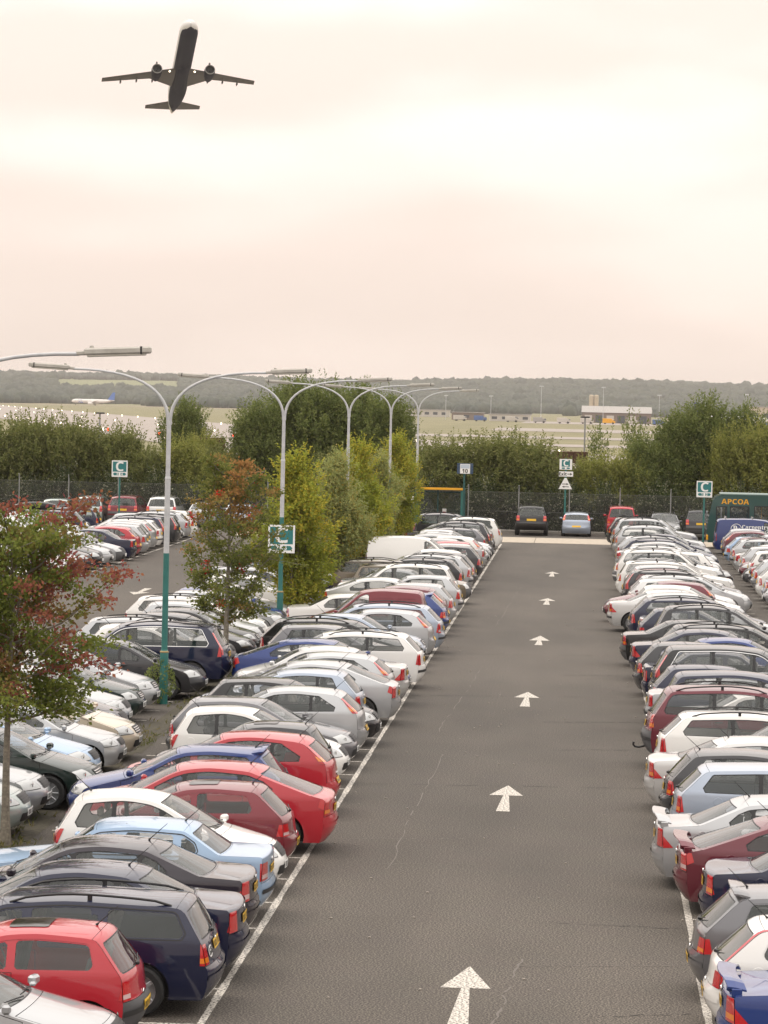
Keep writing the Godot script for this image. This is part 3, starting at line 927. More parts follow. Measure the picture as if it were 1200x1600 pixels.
		if m.has("panels"):
			for pn in m.panels:
				mb = MB.new()
				var rr := rounded([pv([[pn[0], 1.12], [pn[1], 1.12], [pn[1], 1.56], [pn[0], 1.56]])], .05)
				panel(mb, m, 0, rr, grown(rr, -.03), .012, c0, s)
				out.append(["side_panel", mb.done(), "paint", null, -1, 1])
		# mirror
		mb = MB.new()
		var mp := on_chart(m, 0, Vector2(m.dlo[2] - .2, m.yb + .06), s)
		mb.box(mp[0] - sh + Vector3(-.0, .0, s * .1), Vector3(.1, .11, .17), .028, Basis(Vector3.UP, s * .25))
		mb.box(mp[0] - sh + Vector3(.01, -.03, s * .02), Vector3(.08, .05, .12), .02)
		out.append(["mirror", mb.done(), "mirror", null, -1, 0])
		mb = MB.new()
		var fuel := on_chart(m, 0, Vector2(m.ax[0] - .05, m.yb - .1), s)
		if s > 0:
			mb.lathe([Vector2(.085, -.003), Vector2(.08, .003), Vector2(.001, .003)], fuel[0] - sh, Basis(Quaternion(Vector3.UP, fuel[1])), 18)
			out.append(["fuel_cap", mb.done(), "paint", null, -1, 2])
	# plates
	var py: float = m.plate
	for f in 2:
		mb = MB.new()
		var uc: float = u_rear(m, py) if f == 0 else u_front(m, lerpf(m.pts[14][1], m.pts[15][1], .35))
		panel(mb, m, 1, [PackedVector2Array([Vector2(uc - .06, -.31), Vector2(uc + .06, -.31), Vector2(uc + .06, .31), Vector2(uc - .06, .31)])], [], .016, c1)
		out.append(["number_plate", mb.done(), "plate_rear" if f == 0 else "plate_front", null, -1, 0])
		var pi := out.size() - 1
		mb = MB.new()
		var col := 0
		for t in [-.25, -.18, -.11, -.04, .09, .16, .23]:
			col += 1
			panel(mb, m, 1, [PackedVector2Array([Vector2(uc - .036, t - .022), Vector2(uc + .036, t - .022), Vector2(uc + .036, t + .022), Vector2(uc - .036, t + .022)])], [PackedVector2Array([Vector2(uc - .02, t - .008), Vector2(uc + (.01 if col % 2 else .05), t - .008), Vector2(uc + (.01 if col % 2 else .05), t + .008), Vector2(uc - .02, t + .008)])], .019, Vector2(.02, .02))
		out.append(["plate_characters", mb.done(), "black", null, pi, 2])
	# badge
	mb = MB.new()
	var bp := strip_at(m, u_rear(m, minf(m.plate + .12, m.pts[4][1] - .02)), 0.0) - sh
	mb.lathe([Vector2(.04, 0), Vector2(.035, .01), Vector2(.001, .012)], bp + Vector3(-.004, 0, 0), Basis(Vector3.BACK, PI / 2), 14)
	out.append(["badge", mb.done(), "chrome", null, -1, 2])
	# roof rails and aerial
	if m.get("rails"):
		for s in [-1.0, 1.0]:
			mb = MB.new()
			var pts := []
			for k in 11:
				var f := k / 10.0
				var pt := strip_at(m, lerpf(U[7] + .06, U[9] - .12, f), s * .9) - sh
				pts.append(pt + Vector3(0, .075 * pow(sin(PI * f), .35) - .004, 0))
			mb.tube(pts, [.017], 6)
			for f in [.5]:
				var pt := strip_at(m, lerpf(U[7] + .06, U[9] - .12, f), s * .9) - sh
				mb.box(pt + Vector3(0, .03, 0), Vector3(.06, .08, .022), .006)
			out.append(["roof_rail", mb.done(), "rail", null, -1, 1])
	else:
		mb = MB.new()
		var ap := strip_at(m, U[7] + .08, 0.0) - sh
		mb.tube([ap, ap + Vector3(-.03, .03, 0), ap + Vector3(-.26, .24, 0)], [.022, .008, .004], 6)
		out.append(["aerial", mb.done(), "black", null, -1, 2])
	# underside, cabin floor
	mb = MB.new()
	mb.box(Vector3(0, (m.pts[0][1] + m.yb) * .5 - .12, 0), Vector3(L - .5, m.yb - m.pts[0][1] - .22, m.W * 2 - .5), .04)
	mb.box(Vector3(0, m.pts[0][1] + .05, 0), Vector3(m.ax[1] - m.ax[0] - wr * 2 - .16, .1, m.W * 2 - .16), .03)
	if m.has("panels"):
		mb.box(Vector3(m.dlo[0] - .1 - L * .5, 1.3, 0), Vector3(.03, .8, m.W * 1.5), .01)
	out.append(["underbody", mb.done(), "under", null, -1, 0])
	# seats
	var xb: float = (m.pil[m.pil.size() - 1] if m.pil.size() else m.doors[0][0]) - L * .5
	var fl: float = m.yb - .34
	for s in [-1.0, 1.0]:
		mb = MB.new()
		mb.box(Vector3(xb + .36, fl, s * .36), Vector3(.5, .16, .48), .05)
		mb.box(Vector3(xb + .06, fl + .33, s * .36), Vector3(.13, .6, .46), .05, Basis(Vector3.BACK, .2))
		mb.box(Vector3(xb - .03, fl + .7, s * .36), Vector3(.09, .16, .25), .035, Basis(Vector3.BACK, .15))
		out.append(["front_seat", mb.done(), "seat", null, -1, 1])
	if not m.has("panels"):
		mb = MB.new()
		mb.box(Vector3(xb - .62, fl, 0), Vector3(.46, .16, 1.2), .05)
		mb.box(Vector3(xb - .9, fl + .28, 0), Vector3(.14, .52, 1.24), .05, Basis(Vector3.BACK, .25))
		for s in [-.38, .38]: mb.box(Vector3(xb - .98, fl + .6, s), Vector3(.08, .14, .24), .03)
		out.append(["rear_seat", mb.done(), "seat", null, -1, 1])
	mb = MB.new()
	mb.box(Vector3(m.pts[10][0] - .4 - L * .5, m.yb - .1, 0), Vector3(.5, .2, m.W * 1.66), .06)
	out.append(["dashboard", mb.done(), "seat", null, -1, 1])
	mb = MB.new()
	mb.lathe([Vector2(.19, -.012), Vector2(.205, 0), Vector2(.19, .012), Vector2(.175, 0), Vector2(.19, -.012)], Vector3(m.pts[10][0] - .72 - L * .5, m.yb + .04, .36), Basis(Vector3.BACK, 1.1), 18)
	out.append(["steering_wheel", mb.done(), "seat", null, -1, 2])
	# wheels
	for ax in m.ax:
		for s in [-1.0, 1.0]:
			var xf := Transform3D(Basis.from_scale(Vector3(wr, wr, wr)) * Basis(Vector3.RIGHT, PI / 2 * s), Vector3(ax - L * .5, wr, s * (m.W - .1)))
			out.append(["wheel", null, "", xf, -1, 0])
	if m.get("sparewheel"):
		mb = MB.new()
		mb.lathe([Vector2(.001, -.1), Vector2(.3, -.1), Vector2(.35, -.06), Vector2(.35, .06), Vector2(.3, .1), Vector2(.001, .11)], Vector3(-.09 - L * .5, 1.0, .1), Basis(Vector3.BACK, PI / 2), 26)
		out.append(["spare_wheel", mb.done(), "tyre", null, -1, 0])
	if m.get("arch"):
		for ax in m.ax:
			for s in [-1.0, 1.0]:
				mb = MB.new()
				var a := []
				for k in 15: a.append(Vector2(ax, wr) + Vector2.from_angle(PI * k / 14.0) * (wr + .055))
				for k in range(14, -1, -1): a.append(Vector2(ax, wr) + Vector2.from_angle(PI * k / 14.0) * (wr + .13))
				var ap := PackedVector2Array(a)
				panel(mb, m, 0, both([m.sil], ap), [], .018, Vector2(.3, .3), s)
				out.append(["wheel_arch", mb.done(), "strip", null, -1, 1])
	return out
# ---------------------------------------------------------------- parking the cars
var M := {}            # shared materials
var paints := {}
var models := {}
var tyre_mesh: Mesh
var rim_mesh: Mesh
var rim_mesh_b: Mesh

const PAINT := {  # linear base colour, metallic
	"silver": [.42, .43, .44, .55], "pale-silver": [.58, .58, .57, .5], "white": [.76, .75, .72, 0.0], "red": [.42, .018, .03, .0], "dark-red": [.17, .012, .022, .15], "maroon": [.13, .018, .03, .2],
	"navy": [.006, .009, .035, .1], "blue": [.018, .042, .18, .15], "black": [.006, .006, .007, .0], "dark-grey": [.03, .03, .034, .3], "grey": [.14, .14, .15, .5], "light-blue": [.3, .42, .58, .3],
	"silver-blue": [.34, .39, .47, .5], "aubergine": [.022, .017, .026, .25], "silver-green": [.36, .42, .4, .5], "dark-green": [.006, .018, .015, .1], "bronze": [.17, .14, .1, .4], "beige": [.55, .48, .38, .35], "deep-blue": [.016, .032, .14, .0]}

func paint(k: String) -> StandardMaterial3D:
	if not paints.has(k):
		var p: Array = PAINT[k]
		var m := mat(lin(p[0], p[1], p[2]), .32 if p[3] > .3 else .4, p[3], 1.0)
		m.metallic_specular = .25
		m.resource_name = k + "_paint"
		paints[k] = m
	return paints[k]

func car_materials() -> void:
	M.glass = mat(Color(.27, .32, .3, .22), .02)
	M.glass.metallic_specular = .7
	M.glass.transparency = BaseMaterial3D.TRANSPARENCY_ALPHA
	M.black = mat(lin(.012, .012, .013), .5)
	M.black_gloss = mat(lin(.015, .014, .014), .12)
	M.strip = mat(lin(.02, .02, .021), .55)
	M.grey_plastic = mat(lin(.07, .07, .073), .6)
	M.lens_red = mat(lin(.5, .008, .012), .12, 0, 1.0)
	M.lens_amber = mat(lin(.75, .2, .01), .15, 0, 1.0)
	M.lens_pale = mat(lin(.62, .42, .42), .15, 0, 1.0)
	M.lens_clear = mat(lin(.42, .43, .43), .12, .35, 1.0)
	M.chrome = mat(lin(.7, .7, .7), .15, 1.0)
	M.plate_rear = mat(lin(.72, .43, .02), .4)
	M.plate_front = mat(lin(.75, .75, .73), .4)
	M.under = mat(lin(.016, .016, .016), .9)
	M.seat = mat(lin(.085, .082, .08), .9)
	M.seat_light = mat(lin(.2, .18, .15), .9)
	M.tyre = mat(lin(.018, .018, .018), .85)
	M.rim = mat(lin(.45, .46, .47), .35, .6)
	M.rim_dark = mat(lin(.05, .05, .05), .6)
	var mb := MB.new()
	mb.lathe([Vector2(.68, -.32), Vector2(.9, -.34), Vector2(.98, -.28), Vector2(1.0, -.2), Vector2(1.0, .2), Vector2(.98, .28), Vector2(.9, .34), Vector2(.68, .32)], Vector3.ZERO, Basis.IDENTITY, 28)
	tyre_mesh = mb.done()
	for style in 2:
		mb = MB.new()
		mb.lathe([Vector2(.7, .32), Vector2(.66, .3), Vector2(.62, .1), Vector2(.001, .08)], Vector3.ZERO, Basis.IDENTITY, 28)
		for k in (5 if style == 0 else 9):
			var a := TAU * k / (5 if style == 0 else 9)
			var b := Basis(Vector3.UP, a)
			mb.box(b * Vector3(.36, .24, 0), Vector3(.6, .1, .18 if style == 0 else .09), .03, b)
		mb.lathe([Vector2(.18, .22), Vector2(.16, .32), Vector2(.001, .34)], Vector3.ZERO, Basis.IDENTITY, 14)
		if style == 0: rim_mesh = mb.done()
		else: rim_mesh_b = mb.done()

const KIND := {"small": "hatchback", "round": "hatchback", "hatch": "hatchback", "coupe": "hatchback", "arched": "hatchback", "lift": "liftback", "saloon": "saloon", "wedge": "saloon", "boxy": "saloon", "estate": "estate", "wagon": "estate", "pillar": "estate", "suv": "off-roader", "tall": "off-roader", "spare": "off-roader", "carrier": "people-carrier", "smallvan": "van", "van": "van"}
const ORD := ["first", "second", "third", "fourth", "fifth", "sixth", "seventh", "eighth", "ninth", "tenth", "eleventh", "twelfth", "thirteenth", "fourteenth", "fifteenth", "sixteenth", "seventeenth", "eighteenth", "nineteenth", "twentieth"]
func ordinal(i: int) -> String:
	if i < 20: return ORD[i]
	var tens := ["twentieth", "thirtieth", "fortieth", "fiftieth", "sixtieth"]
	var ten := ["twenty", "thirty", "forty", "fifty", "sixty"]
	var t := (i + 1) / 10 - 2
	return tens[t] if (i + 1) % 10 == 0 else ten[t] + "-" + ORD[(i + 1) % 10 - 1]

func put_car(model: String, colour: String, at: Vector3, turn: float, label: String, group: String, opt := {}) -> Node3D:
	if not models.has(model):
		var sp: Dictionary = car_specs()[model]
		models[model] = [model_parts(sp), sp]
	var spec: Dictionary = models[model][1]
	var kind: String = KIND[model]
	var called: String = {"van": "parked_van"}.get(kind, "parked_car")
	var o := thing(called, label, "van" if kind == "van" else "car", at, turn, group)
	var detail: int = opt.get("detail", 2)
	var made := []
	var pm := paint(colour)
	var grey_bumper: bool = opt.get("grey_bumper", false)
	for q in models[model][0]:
		var node: Node3D = null
		if q[5] <= detail and not (q[0] in opt.get("without", [])):
			var parent: Node3D = o if q[4] < 0 or made[q[4]] == null else made[q[4]]
			if q[0] == "wheel":
				node = Node3D.new()
				node.name = "wheel"
				node.transform = q[3]
				parent.add_child(node, true)
				part(node, "tyre", tyre_mesh, M.tyre)
				part(node, "rim", rim_mesh if int(at.z) % 2 else rim_mesh_b, M.rim)
			elif q[1].get_surface_count():
				var m: Material
				match q[2]:
					"paint": m = pm
					"mirror": m = pm if not grey_bumper else M.strip
					"bumper": m = M.grey_plastic if grey_bumper else pm
					"strip": m = pm if opt.get("smooth", false) else M.strip
					"handle": m = pm if not grey_bumper else M.black
					"rail": m = M.chrome if opt.get("bright_rails", false) else M.black
					"lens_pale": m = M.lens_amber if opt.get("amber", false) else (M.lens_pale if opt.get("pale", false) else M.lens_red)
					"bar": m = M.chrome if model in ["saloon", "wedge", "boxy", "wagon"] else M.strip
					"trim": m = pm if model in ["wagon", "boxy", "small", "coupe"] else M.black
					"seat": m = M.seat_light if opt.get("light_seats", false) else M.seat
					_: m = M[q[2]]
				node = part(parent, q[0], q[1], m)
		made.append(node)
	if opt.has("spoiler"): add_spoiler(o, spec, pm, opt.spoiler)
	return o

func add_spoiler(o: Node3D, m: Dictionary, pm: Material, how: String) -> void:
	var mb := MB.new()
	var U: PackedFloat32Array = m.U
	var sh := Vector3(m.L * .5, 0, 0)
	var w := []
	var u: float = U[4] + .06 if how == "boot" else U[7] - .05
	var rise := .13 if how == "boot" else .03
	var rows := []
	for k in 15:
		var t := lerpf(-.9, .9, k / 14.0)
		var p := strip_at(m, u, t) - sh
		var up := rise * (1.0 - pow(absf(t) / .95, 8.0))
		rows.append([p + Vector3(.09, up + .01, 0), p + Vector3(-.02, up + .035, 0), p + Vector3(-.12, up + .045, 0), p + Vector3(-.125, up + .03, 0), p + Vector3(-.02, up + .005, 0), p + Vector3(.09, up - .01, 0)])
	for k in 14:
		for j in 6:
			var l := (j + 1) % 6
			var out: Vector3 = Vector3.UP if j < 2 else (Vector3.LEFT if j == 2 else Vector3.DOWN)
			mb.flat(rows[k][j], rows[k][l], rows[k + 1][l], rows[k + 1][j], out)
	for e in [0, 14]:
		var a: Array = rows[e]
		mb.flat(a[0], a[1], a[4], a[5], Vector3(0, 0, -1 if e == 0 else 1))
		mb.flat(a[1], a[2], a[3], a[4], Vector3(0, 0, -1 if e == 0 else 1))
		if how == "boot":
			var b: Vector3 = strip_at(m, u, -.9 if e == 0 else .9) - sh
			mb.box(b + Vector3(-.02, .02, 0), Vector3(.12, .1, .04), .01)
	if how == "boot":
		for t in [-.6, .6]:
			mb.box(strip_at(m, u, t) - sh + Vector3(-.02, rise * .5, 0), Vector3(.1, rise, .03), .01)
	part(o, "spoiler", mb.done(), pm)

# a row: [bay, model, colour, tail out (1) or nose out (-1), shift towards the aisle, options]
func park_row(list: Array, line_x: float, towards: float, z_of: Callable, where: String, group: String) -> void:
	for i in list.size():
		var c: Array = list[i]
		var sp: Dictionary = models[c[1]][1] if models.has(c[1]) else car_specs()[c[1]]
		var L: float = sp.pts[14][0]
		var z: float = z_of.call(float(c[0]))
		var opt: Dictionary = c[5] if c.size() > 5 else {}
		var jit := rng.randf_range(-.1, .1)
		var x: float = line_x + towards * (c[4] - L * .5)
		# tail out: the nose points away from the aisle
		var turn: float = (PI if towards > 0 else 0.0) + (PI if c[3] < 0 else 0.0) + rng.randf_range(-.012, .012)
		var far := -z
		if not opt.has("detail"): opt.detail = 2 if far < 95 else 1
		if not opt.has("grey_bumper"): opt.grey_bumper = rng.randf() < .12
		if not opt.has("smooth"): opt.smooth = rng.randf() < .6
		if not opt.has("amber"): opt.amber = rng.randf() < .3
		if not opt.has("pale"): opt.pale = rng.randf() < .45
		if not opt.has("light_seats"): opt.light_seats = rng.randf() < .3
		var label := "%s %s %s" % [c[2], KIND[c[1]], "tail out" if c[3] > 0 else "nose out"]
		if opt.has("note"): label = "%s %s %s" % [c[2], KIND[c[1]], opt.note]
		label += ", %s from near end of %s" % [ordinal(i), where]
		var o := put_car(c[1], c[2], Vector3(x, 0.004, z + jit), turn, label, group, opt)
		var s := Vector3(1.0 + rng.randf_range(-.02, .02), 1.0 + rng.randf_range(-.02, .025), 1.0 + rng.randf_range(-.015, .015))
		o.scale = s
		if opt.has("extra"): opt.extra.call(o, models[c[1]][1])

func row_lists() -> void:
	var za := func(k: float) -> float: return -(47.0 + 2.4 * k)
	var zr := func(k: float) -> float: return -(49.1 + 2.4 * k)
	var left := [
		[-5, "hatch", "silver", -1, -.35], [-4, "small", "red", 1, -.48, {"grey_bumper": true, "amber": false}], [-3, "wagon", "navy", 1, .12, {"note": "with roof rails and GB sticker", "extra": gb_sticker, "grey_bumper": false}],
		[-2, "saloon", "navy", 1, .2, {"smooth": true}], [-1, "wedge", "aubergine", 1, .1, {"smooth": true, "grey_bumper": false}], [0, "boxy", "light-blue", 1, .05, {"grey_bumper": false, "smooth": false}], [1, "round", "white", -1, .02, {"smooth": true, "grey_bumper": false}],
		[2, "coupe", "dark-red", 1, .02, {"grey_bumper": false, "amber": false}], [3, "lift", "red", 1, .45, {"grey_bumper": false, "smooth": true}], [4, "hatch", "blue", 1, -.5, {"spoiler": "roof", "grey_bumper": false}], [5, "arched", "red", 1, .1, {"grey_bumper": false}],
		[6, "small", "dark-grey", 1, -.1], [7, "round", "white", -1, -.05, {"grey_bumper": false}], [8, "hatch", "grey", -1, -.02, {"grey_bumper": false}], [9, "arched", "silver", 1, .0, {"grey_bumper": false, "smooth": true}], [10, "hatch", "black", -1, .1, {"grey_bumper": false}],
		[11, "hatch", "silver-blue", 1, -.35], [12, "lift", "silver", 1, .3, {"grey_bumper": false, "smooth": true}], [13, "arched", "silver", 1, .0, {"grey_bumper": false, "smooth": true}], [14, "wedge", "pale-silver", 1, .2], [15, "lift", "blue", -1, .1], [16, "estate", "white", 1, .4, {"smooth": false}],
		[17, "hatch", "grey", -1, -.1], [18, "estate", "black", -1, .0], [19, "saloon", "silver-blue", -1, .05], [20, "arched", "silver", 1, .2], [21, "estate", "silver-blue", 1, .35], [22, "smallvan", "dark-red", 1, -.25, {"grey_bumper": false}], [23.2, "saloon", "white", -1, -.4],
		[24, "coupe", "blue", 1, .2, {"grey_bumper": false, "spoiler": "roof"}], [25, "arched", "maroon", 1, .1], [26, "hatch", "silver", 1, .2], [27, "lift", "pale-silver", -1, .0], [28, "hatch", "silver", 1, .3], [29, "suv", "white", 1, .1, {"grey_bumper": false, "smooth": true}], [30, "saloon", "silver", -1, .0],
		[31, "wagon", "bronze", -1, .3], [32, "wagon", "bronze", -1, -.6], [33, "estate", "black", 1, -.1], [34, "estate", "silver", 1, .1], [35, "hatch", "dark-grey", 1, .2], [36, "arched", "white", 1, -.1], [37, "van", "white", -1, -.2, {"grey_bumper": false, "smooth": true}], [38, "hatch", "dark-grey", 1, .2],
		[39, "hatch", "pale-silver", 1, .0], [40, "hatch", "red", 1, -.1], [41, "saloon", "silver", 1, .1], [42, "arched", "white", 1, -.1], [43, "hatch", "silver", -1, .1], [44, "small", "silver", -1, .1], [45, "hatch", "pale-silver", -1, .15], [46, "estate", "grey", 1, -.2], [47, "carrier", "dark-grey", 1, -.1],
		[48, "saloon", "dark-grey", -1, .0], [49, "estate", "silver", 1, -.1], [50.2, "carrier", "white", 1, .2], [51.4, "carrier", "dark-grey", -1, -.3]]
	park_row(left, -4.545, 1.0, za, "left aisle row", "cars left of the aisle")
	var right := [
		[-5, "wedge", "blue", 1, .0, {"spoiler": "boot", "grey_bumper": false, "smooth": true}], [-4, "coupe", "white", 1, .1, {"note": "with red stripes", "extra": red_stripes, "grey_bumper": false, "smooth": true}], [-3, "coupe", "grey", 1, .25, {"spoiler": "roof", "grey_bumper": false}],
		[-1, "saloon", "navy", 1, -.1, {"grey_bumper": false}], [0, "lift", "maroon", 1, .2, {"spoiler": "boot", "grey_bumper": false}], [1, "wedge", "silver", 1, .55, {"spoiler": "boot", "grey_bumper": false, "smooth": true}], [2.1, "small", "silver", -1, -.5], [3, "estate", "silver-blue", 1, .1, {"without": ["roof_rail"]}],
		[4, "hatch", "dark-grey", 1, .2, {"grey_bumper": false}], [5, "wedge", "pale-silver", 1, .45, {"grey_bumper": false, "smooth": true}], [6.1, "hatch", "silver", -1, -.2], [7, "estate", "white", 1, .15, {"grey_bumper": false}], [8, "suv", "maroon", 1, .4, {"note": "with roof rails and tow hook", "extra": tow_hook, "grey_bumper": true}],
		[9, "saloon", "white", 1, -.3], [10, "carrier", "navy", 1, .0, {"without": ["roof_rail"]}], [11, "saloon", "silver", 1, .2], [12, "hatch", "navy", 1, .1], [13, "tall", "black", 1, .05, {"grey_bumper": false, "without": ["roof_rail"]}], [14, "boxy", "navy", 1, .2], [15, "hatch", "dark-grey", 1, .35, {"grey_bumper": false}],
		[16, "saloon", "blue", 1, -.1], [17, "wedge", "navy", 1, .4], [18, "estate", "black", 1, -.4], [19, "saloon", "black", 1, .6], [20, "carrier", "dark-grey", 1, -.3], [21, "coupe", "navy", 1, .1], [22, "saloon", "silver", 1, .0], [23, "estate", "navy", 1, .25], [24, "arched", "silver", 1, .1], [25, "wedge", "pale-silver", 1, .9, {"grey_bumper": false}],
		[26, "hatch", "white", 1, .1], [27, "arched", "maroon", -1, 1.05, {"grey_bumper": false}], [28, "hatch", "pale-silver", 1, .2], [29, "estate", "silver", 1, .1], [30, "pillar", "dark-grey", 1, .3], [31, "hatch", "dark-red", 1, .1], [32, "arched", "silver", 1, .2], [33, "wagon", "white", 1, .4], [34, "hatch", "silver", 1, .1],
		[35, "suv", "white", 1, .55], [36, "estate", "dark-grey", 1, .1], [37, "hatch", "white", -1, .2], [38, "saloon", "silver", 1, .3], [39, "estate", "pale-silver", 1, .2], [40, "hatch", "silver", 1, .1], [41, "lift", "silver", 1, .3], [42, "estate", "navy", 1, .1], [43, "estate", "silver", 1, .3], [44, "coupe", "silver", 1, .2],
		[45, "saloon", "navy", 1, .1], [46, "suv", "silver", 1, .35], [47, "hatch", "white", 1, .2], [48, "estate", "black", 1, .4], [49, "hatch", "grey", 1, .2], [50, "suv", "silver", 1, .4], [51, "suv", "black", 1, .6]]
	park_row(right, 1.69, -1.0, zr, "right aisle row", "cars right of the aisle")
	var second := [
		[3.15, "lift", "silver-green", -1, .2, {"grey_bumper": false}], [4.1, "hatch", "silver", -1, .1], [5, "saloon", "dark-green", -1, .75, {"smooth": true, "grey_bumper": false}], [6.1, "hatch", "light-blue", -1, .35, {"grey_bumper": false, "smooth": true}], [7.2, "small", "silver", -1, .45, {"grey_bumper": false, "smooth": true}], [8.2, "wedge", "beige", -1, .4, {"grey_bumper": false, "smooth": true}],
		[9.3, "lift", "aubergine", -1, -.2], [10.3, "hatch", "silver", -1, -.5], [11.4, "saloon", "dark-green", -1, -.55], [12.4, "saloon", "silver", -1, -.6, {"smooth": true}], [14.0, "lift", "dark-grey", -1, .1], [15, "tall", "navy", 1, .45, {"smooth": true, "grey_bumper": false}], [16.1, "hatch", "white", -1, .2], [17.4, "estate", "silver", -1, .0], [18.3, "lift", "dark-grey", -1, .3], [19.4, "saloon", "black", -1, .2],
		[20.4, "hatch", "silver", -1, .1], [21.4, "estate", "white", -1, .0], [22.6, "hatch", "silver", -1, .2], [23.4, "hatch", "blue", -1, .1], [24.45, "saloon", "silver", -1, .0], [27, "hatch", "white", -1, .1], [29, "estate", "silver", -1, .1], [31, "hatch", "navy", -1, .1], [33, "saloon", "silver", -1, .1], [35, "hatch", "grey", -1, .1]]
	park_row(second, -9.62, 1.0, za, "row behind the trees", "cars behind the trees")
	var third := [
		[30, "hatch", "blue", -1, .0], [31, "saloon", "white", -1, .1], [32, "estate", "silver", -1, .0], [33, "hatch", "navy", -1, .1], [34, "saloon", "silver", -1, .2], [35, "hatch", "white", -1, .0], [36, "lift", "silver", -1, .1], [37, "saloon", "dark-grey", -1, .1], [38, "hatch", "black", -1, .15], [39, "saloon", "silver", -1, .3], [40, "lift", "silver", -1, .45], [41.4, "saloon", "navy", 1, .5, {"note": "near a silver nose"}], [42.5, "arched", "red", 1, .35],
		[43.5, "hatch", "silver", 1, .4], [44.5, "hatch", "silver", 1, .1], [45.5, "arched", "silver", 1, .1], [46.5, "estate", "white", 1, .1], [47.5, "pillar", "navy", 1, .0], [48.6, "pillar", "dark-grey", 1, .3], [49.7, "hatch", "silver", -1, .1], [51, "estate", "silver", 1, .1], [52, "hatch", "white", 1, .2]]
	park_row(third, -21.1, 1.0, za, "third row leftwards", "cars beyond the second aisle")
	var fourth := [
		[42, "hatch", "silver", -1, .0], [43, "saloon", "silver", -1, .1], [44, "saloon", "pale-silver", -1, .0], [45, "estate", "silver", -1, .1], [46, "hatch", "white", -1, .1], [47, "saloon", "silver", -1, .0], [48, "lift", "silver", -1, .1], [49, "estate", "silver", -1, .2, {"note": "carrying a black roof box", "extra": roof_box}], [50, "estate", "navy", 1, .1], [51, "hatch", "white", -1, .0], [52, "wagon", "navy", 1, .2]]
	park_row(fourth, -26.3, 1.0, za, "far left row", "cars in the far left row")
	var zq := func(k: float) -> float: return -(121.0 + 2.4 * k)
	var beyond := [[0, "suv", "dark-grey", 1, -.1], [1, "hatch", "silver", -1, .1], [2.1, "hatch", "silver-blue", 1, 0.0], [3.1, "estate", "white", 1, .15], [4.2, "saloon", "pale-silver", -1, -.1], [5.2, "hatch", "silver", 1, .1], [6.2, "lift", "navy", 1, 0.0], [7.2, "round", "silver", -1, .15], [8.2, "round", "white", 1, -.1], [9.2, "saloon", "maroon", -1, .1], [10.2, "hatch", "silver", 1, 0.0], [11.2, "lift", "pale-silver", 1, .15], [12.2, "coupe", "black", -1, -.1], [13.2, "estate", "silver", 1, .1], [14.2, "hatch", "dark-red", 1, 0.0], [15.2, "coupe", "light-blue", 1, .15], [16.3, "saloon", "silver", -1, -.1], [17.5, "arched", "maroon", 1, .1], [18.85, "hatch", "silver", 1, 0.0]]
	park_row(beyond, 6.95, -1.0, zq, "row beyond right", "cars beyond the right row")
	# the back row against the fence, noses to the fence
	var back := [
		[-3.15, "suv", "black", 0.0, "beside the triangular sign"], [-.55, "arched", "silver-blue", 0.0, "under the exit sign"], [2.05, "spare", "red", 0.0, "with a spare wheel on its tail"], [4.55, "estate", "grey", PI, "nose out by the fence"], [6.6, "suv", "dark-grey", 0.0, "behind the bus post"],
		[-30.9, "estate", "silver-green", 0.0, "at the far left of the fence row"], [-28.95, "carrier", "silver-green", 0.0, "second from left at the fence"], [-26.9, "suv", "dark-red", 0.0, "behind the left letter sign"], [-24.7, "suv", "pale-silver", 0.0, "beside the dark red one at the fence"], [-22.3, "saloon", "silver", 0.0, "fifth from left at the fence"], [-20.2, "coupe", "silver-blue", 0.0, "with a black roof by the fence"]]
	for c in back:
		var o := put_car(c[1], c[2], Vector3(c[0], .004, -187.2), PI / 2 + c[3] + rng.randf_range(-.03, .03), "%s %s parked %s" % [c[2], KIND[c[1]], c[4]], "cars along the back fence", {"detail": 1, "smooth": true, "grey_bumper": c[1] == "suv" and c[2] != "black"})
		o.scale = Vector3(1, 1.0 if c[1] != "arched" else .96, 1)

func gb_sticker(o: Node3D, m: Dictionary) -> void:
	var mb := MB.new()
	var p := strip_at(m, u_rear(m, .80), -.62) - Vector3(m.L * .5, 0, 0)
	var nn: Vector3 = on_chart(m, 1, Vector2(u_rear(m, .80), -.62), 1)[1]
	var bs := Basis(Quaternion(Vector3.BACK, nn))
	mb.slab(ring(Vector2.ZERO, .085, 24), p + nn * .012, bs.x * 1.2, bs.y * .85, .003)
	var s := part(o, "country_sticker", mb.done(), M.plate_front)
	part(s, "letters", text_mesh("GB", .09, .003), M.black, Transform3D(bs, p + nn * .0145))

func red_stripes(o: Node3D, m: Dictionary) -> void:
	for s in [-1.0, 1.0]:
		var mb := MB.new()
		panel(mb, m, 1, [PackedVector2Array([Vector2(m.U[5] - .02, s * .91), Vector2(m.U[7] + .1, s * .9), Vector2(m.U[7] + .1, s * .985), Vector2(m.U[5] - .02, s * .985)])], [], .006, Vector2(.08, .1))
		part(o, "red_stripe", mb.done(), paint("red"))

func tow_hook(o: Node3D, m: Dictionary) -> void:
	var mb := MB.new()
	var L: float = m.L * .5
	mb.tube([Vector3(-L + .12, .42, 0), Vector3(-L - .04, .38, 0), Vector3(-L - .12, .39, 0), Vector3(-L - .16, .43, 0), Vector3(-L - .15, .49, 0)], [.022, .022, .022, .022, .028], 8)
	part(o, "tow_hook", mb.done(), M.black)

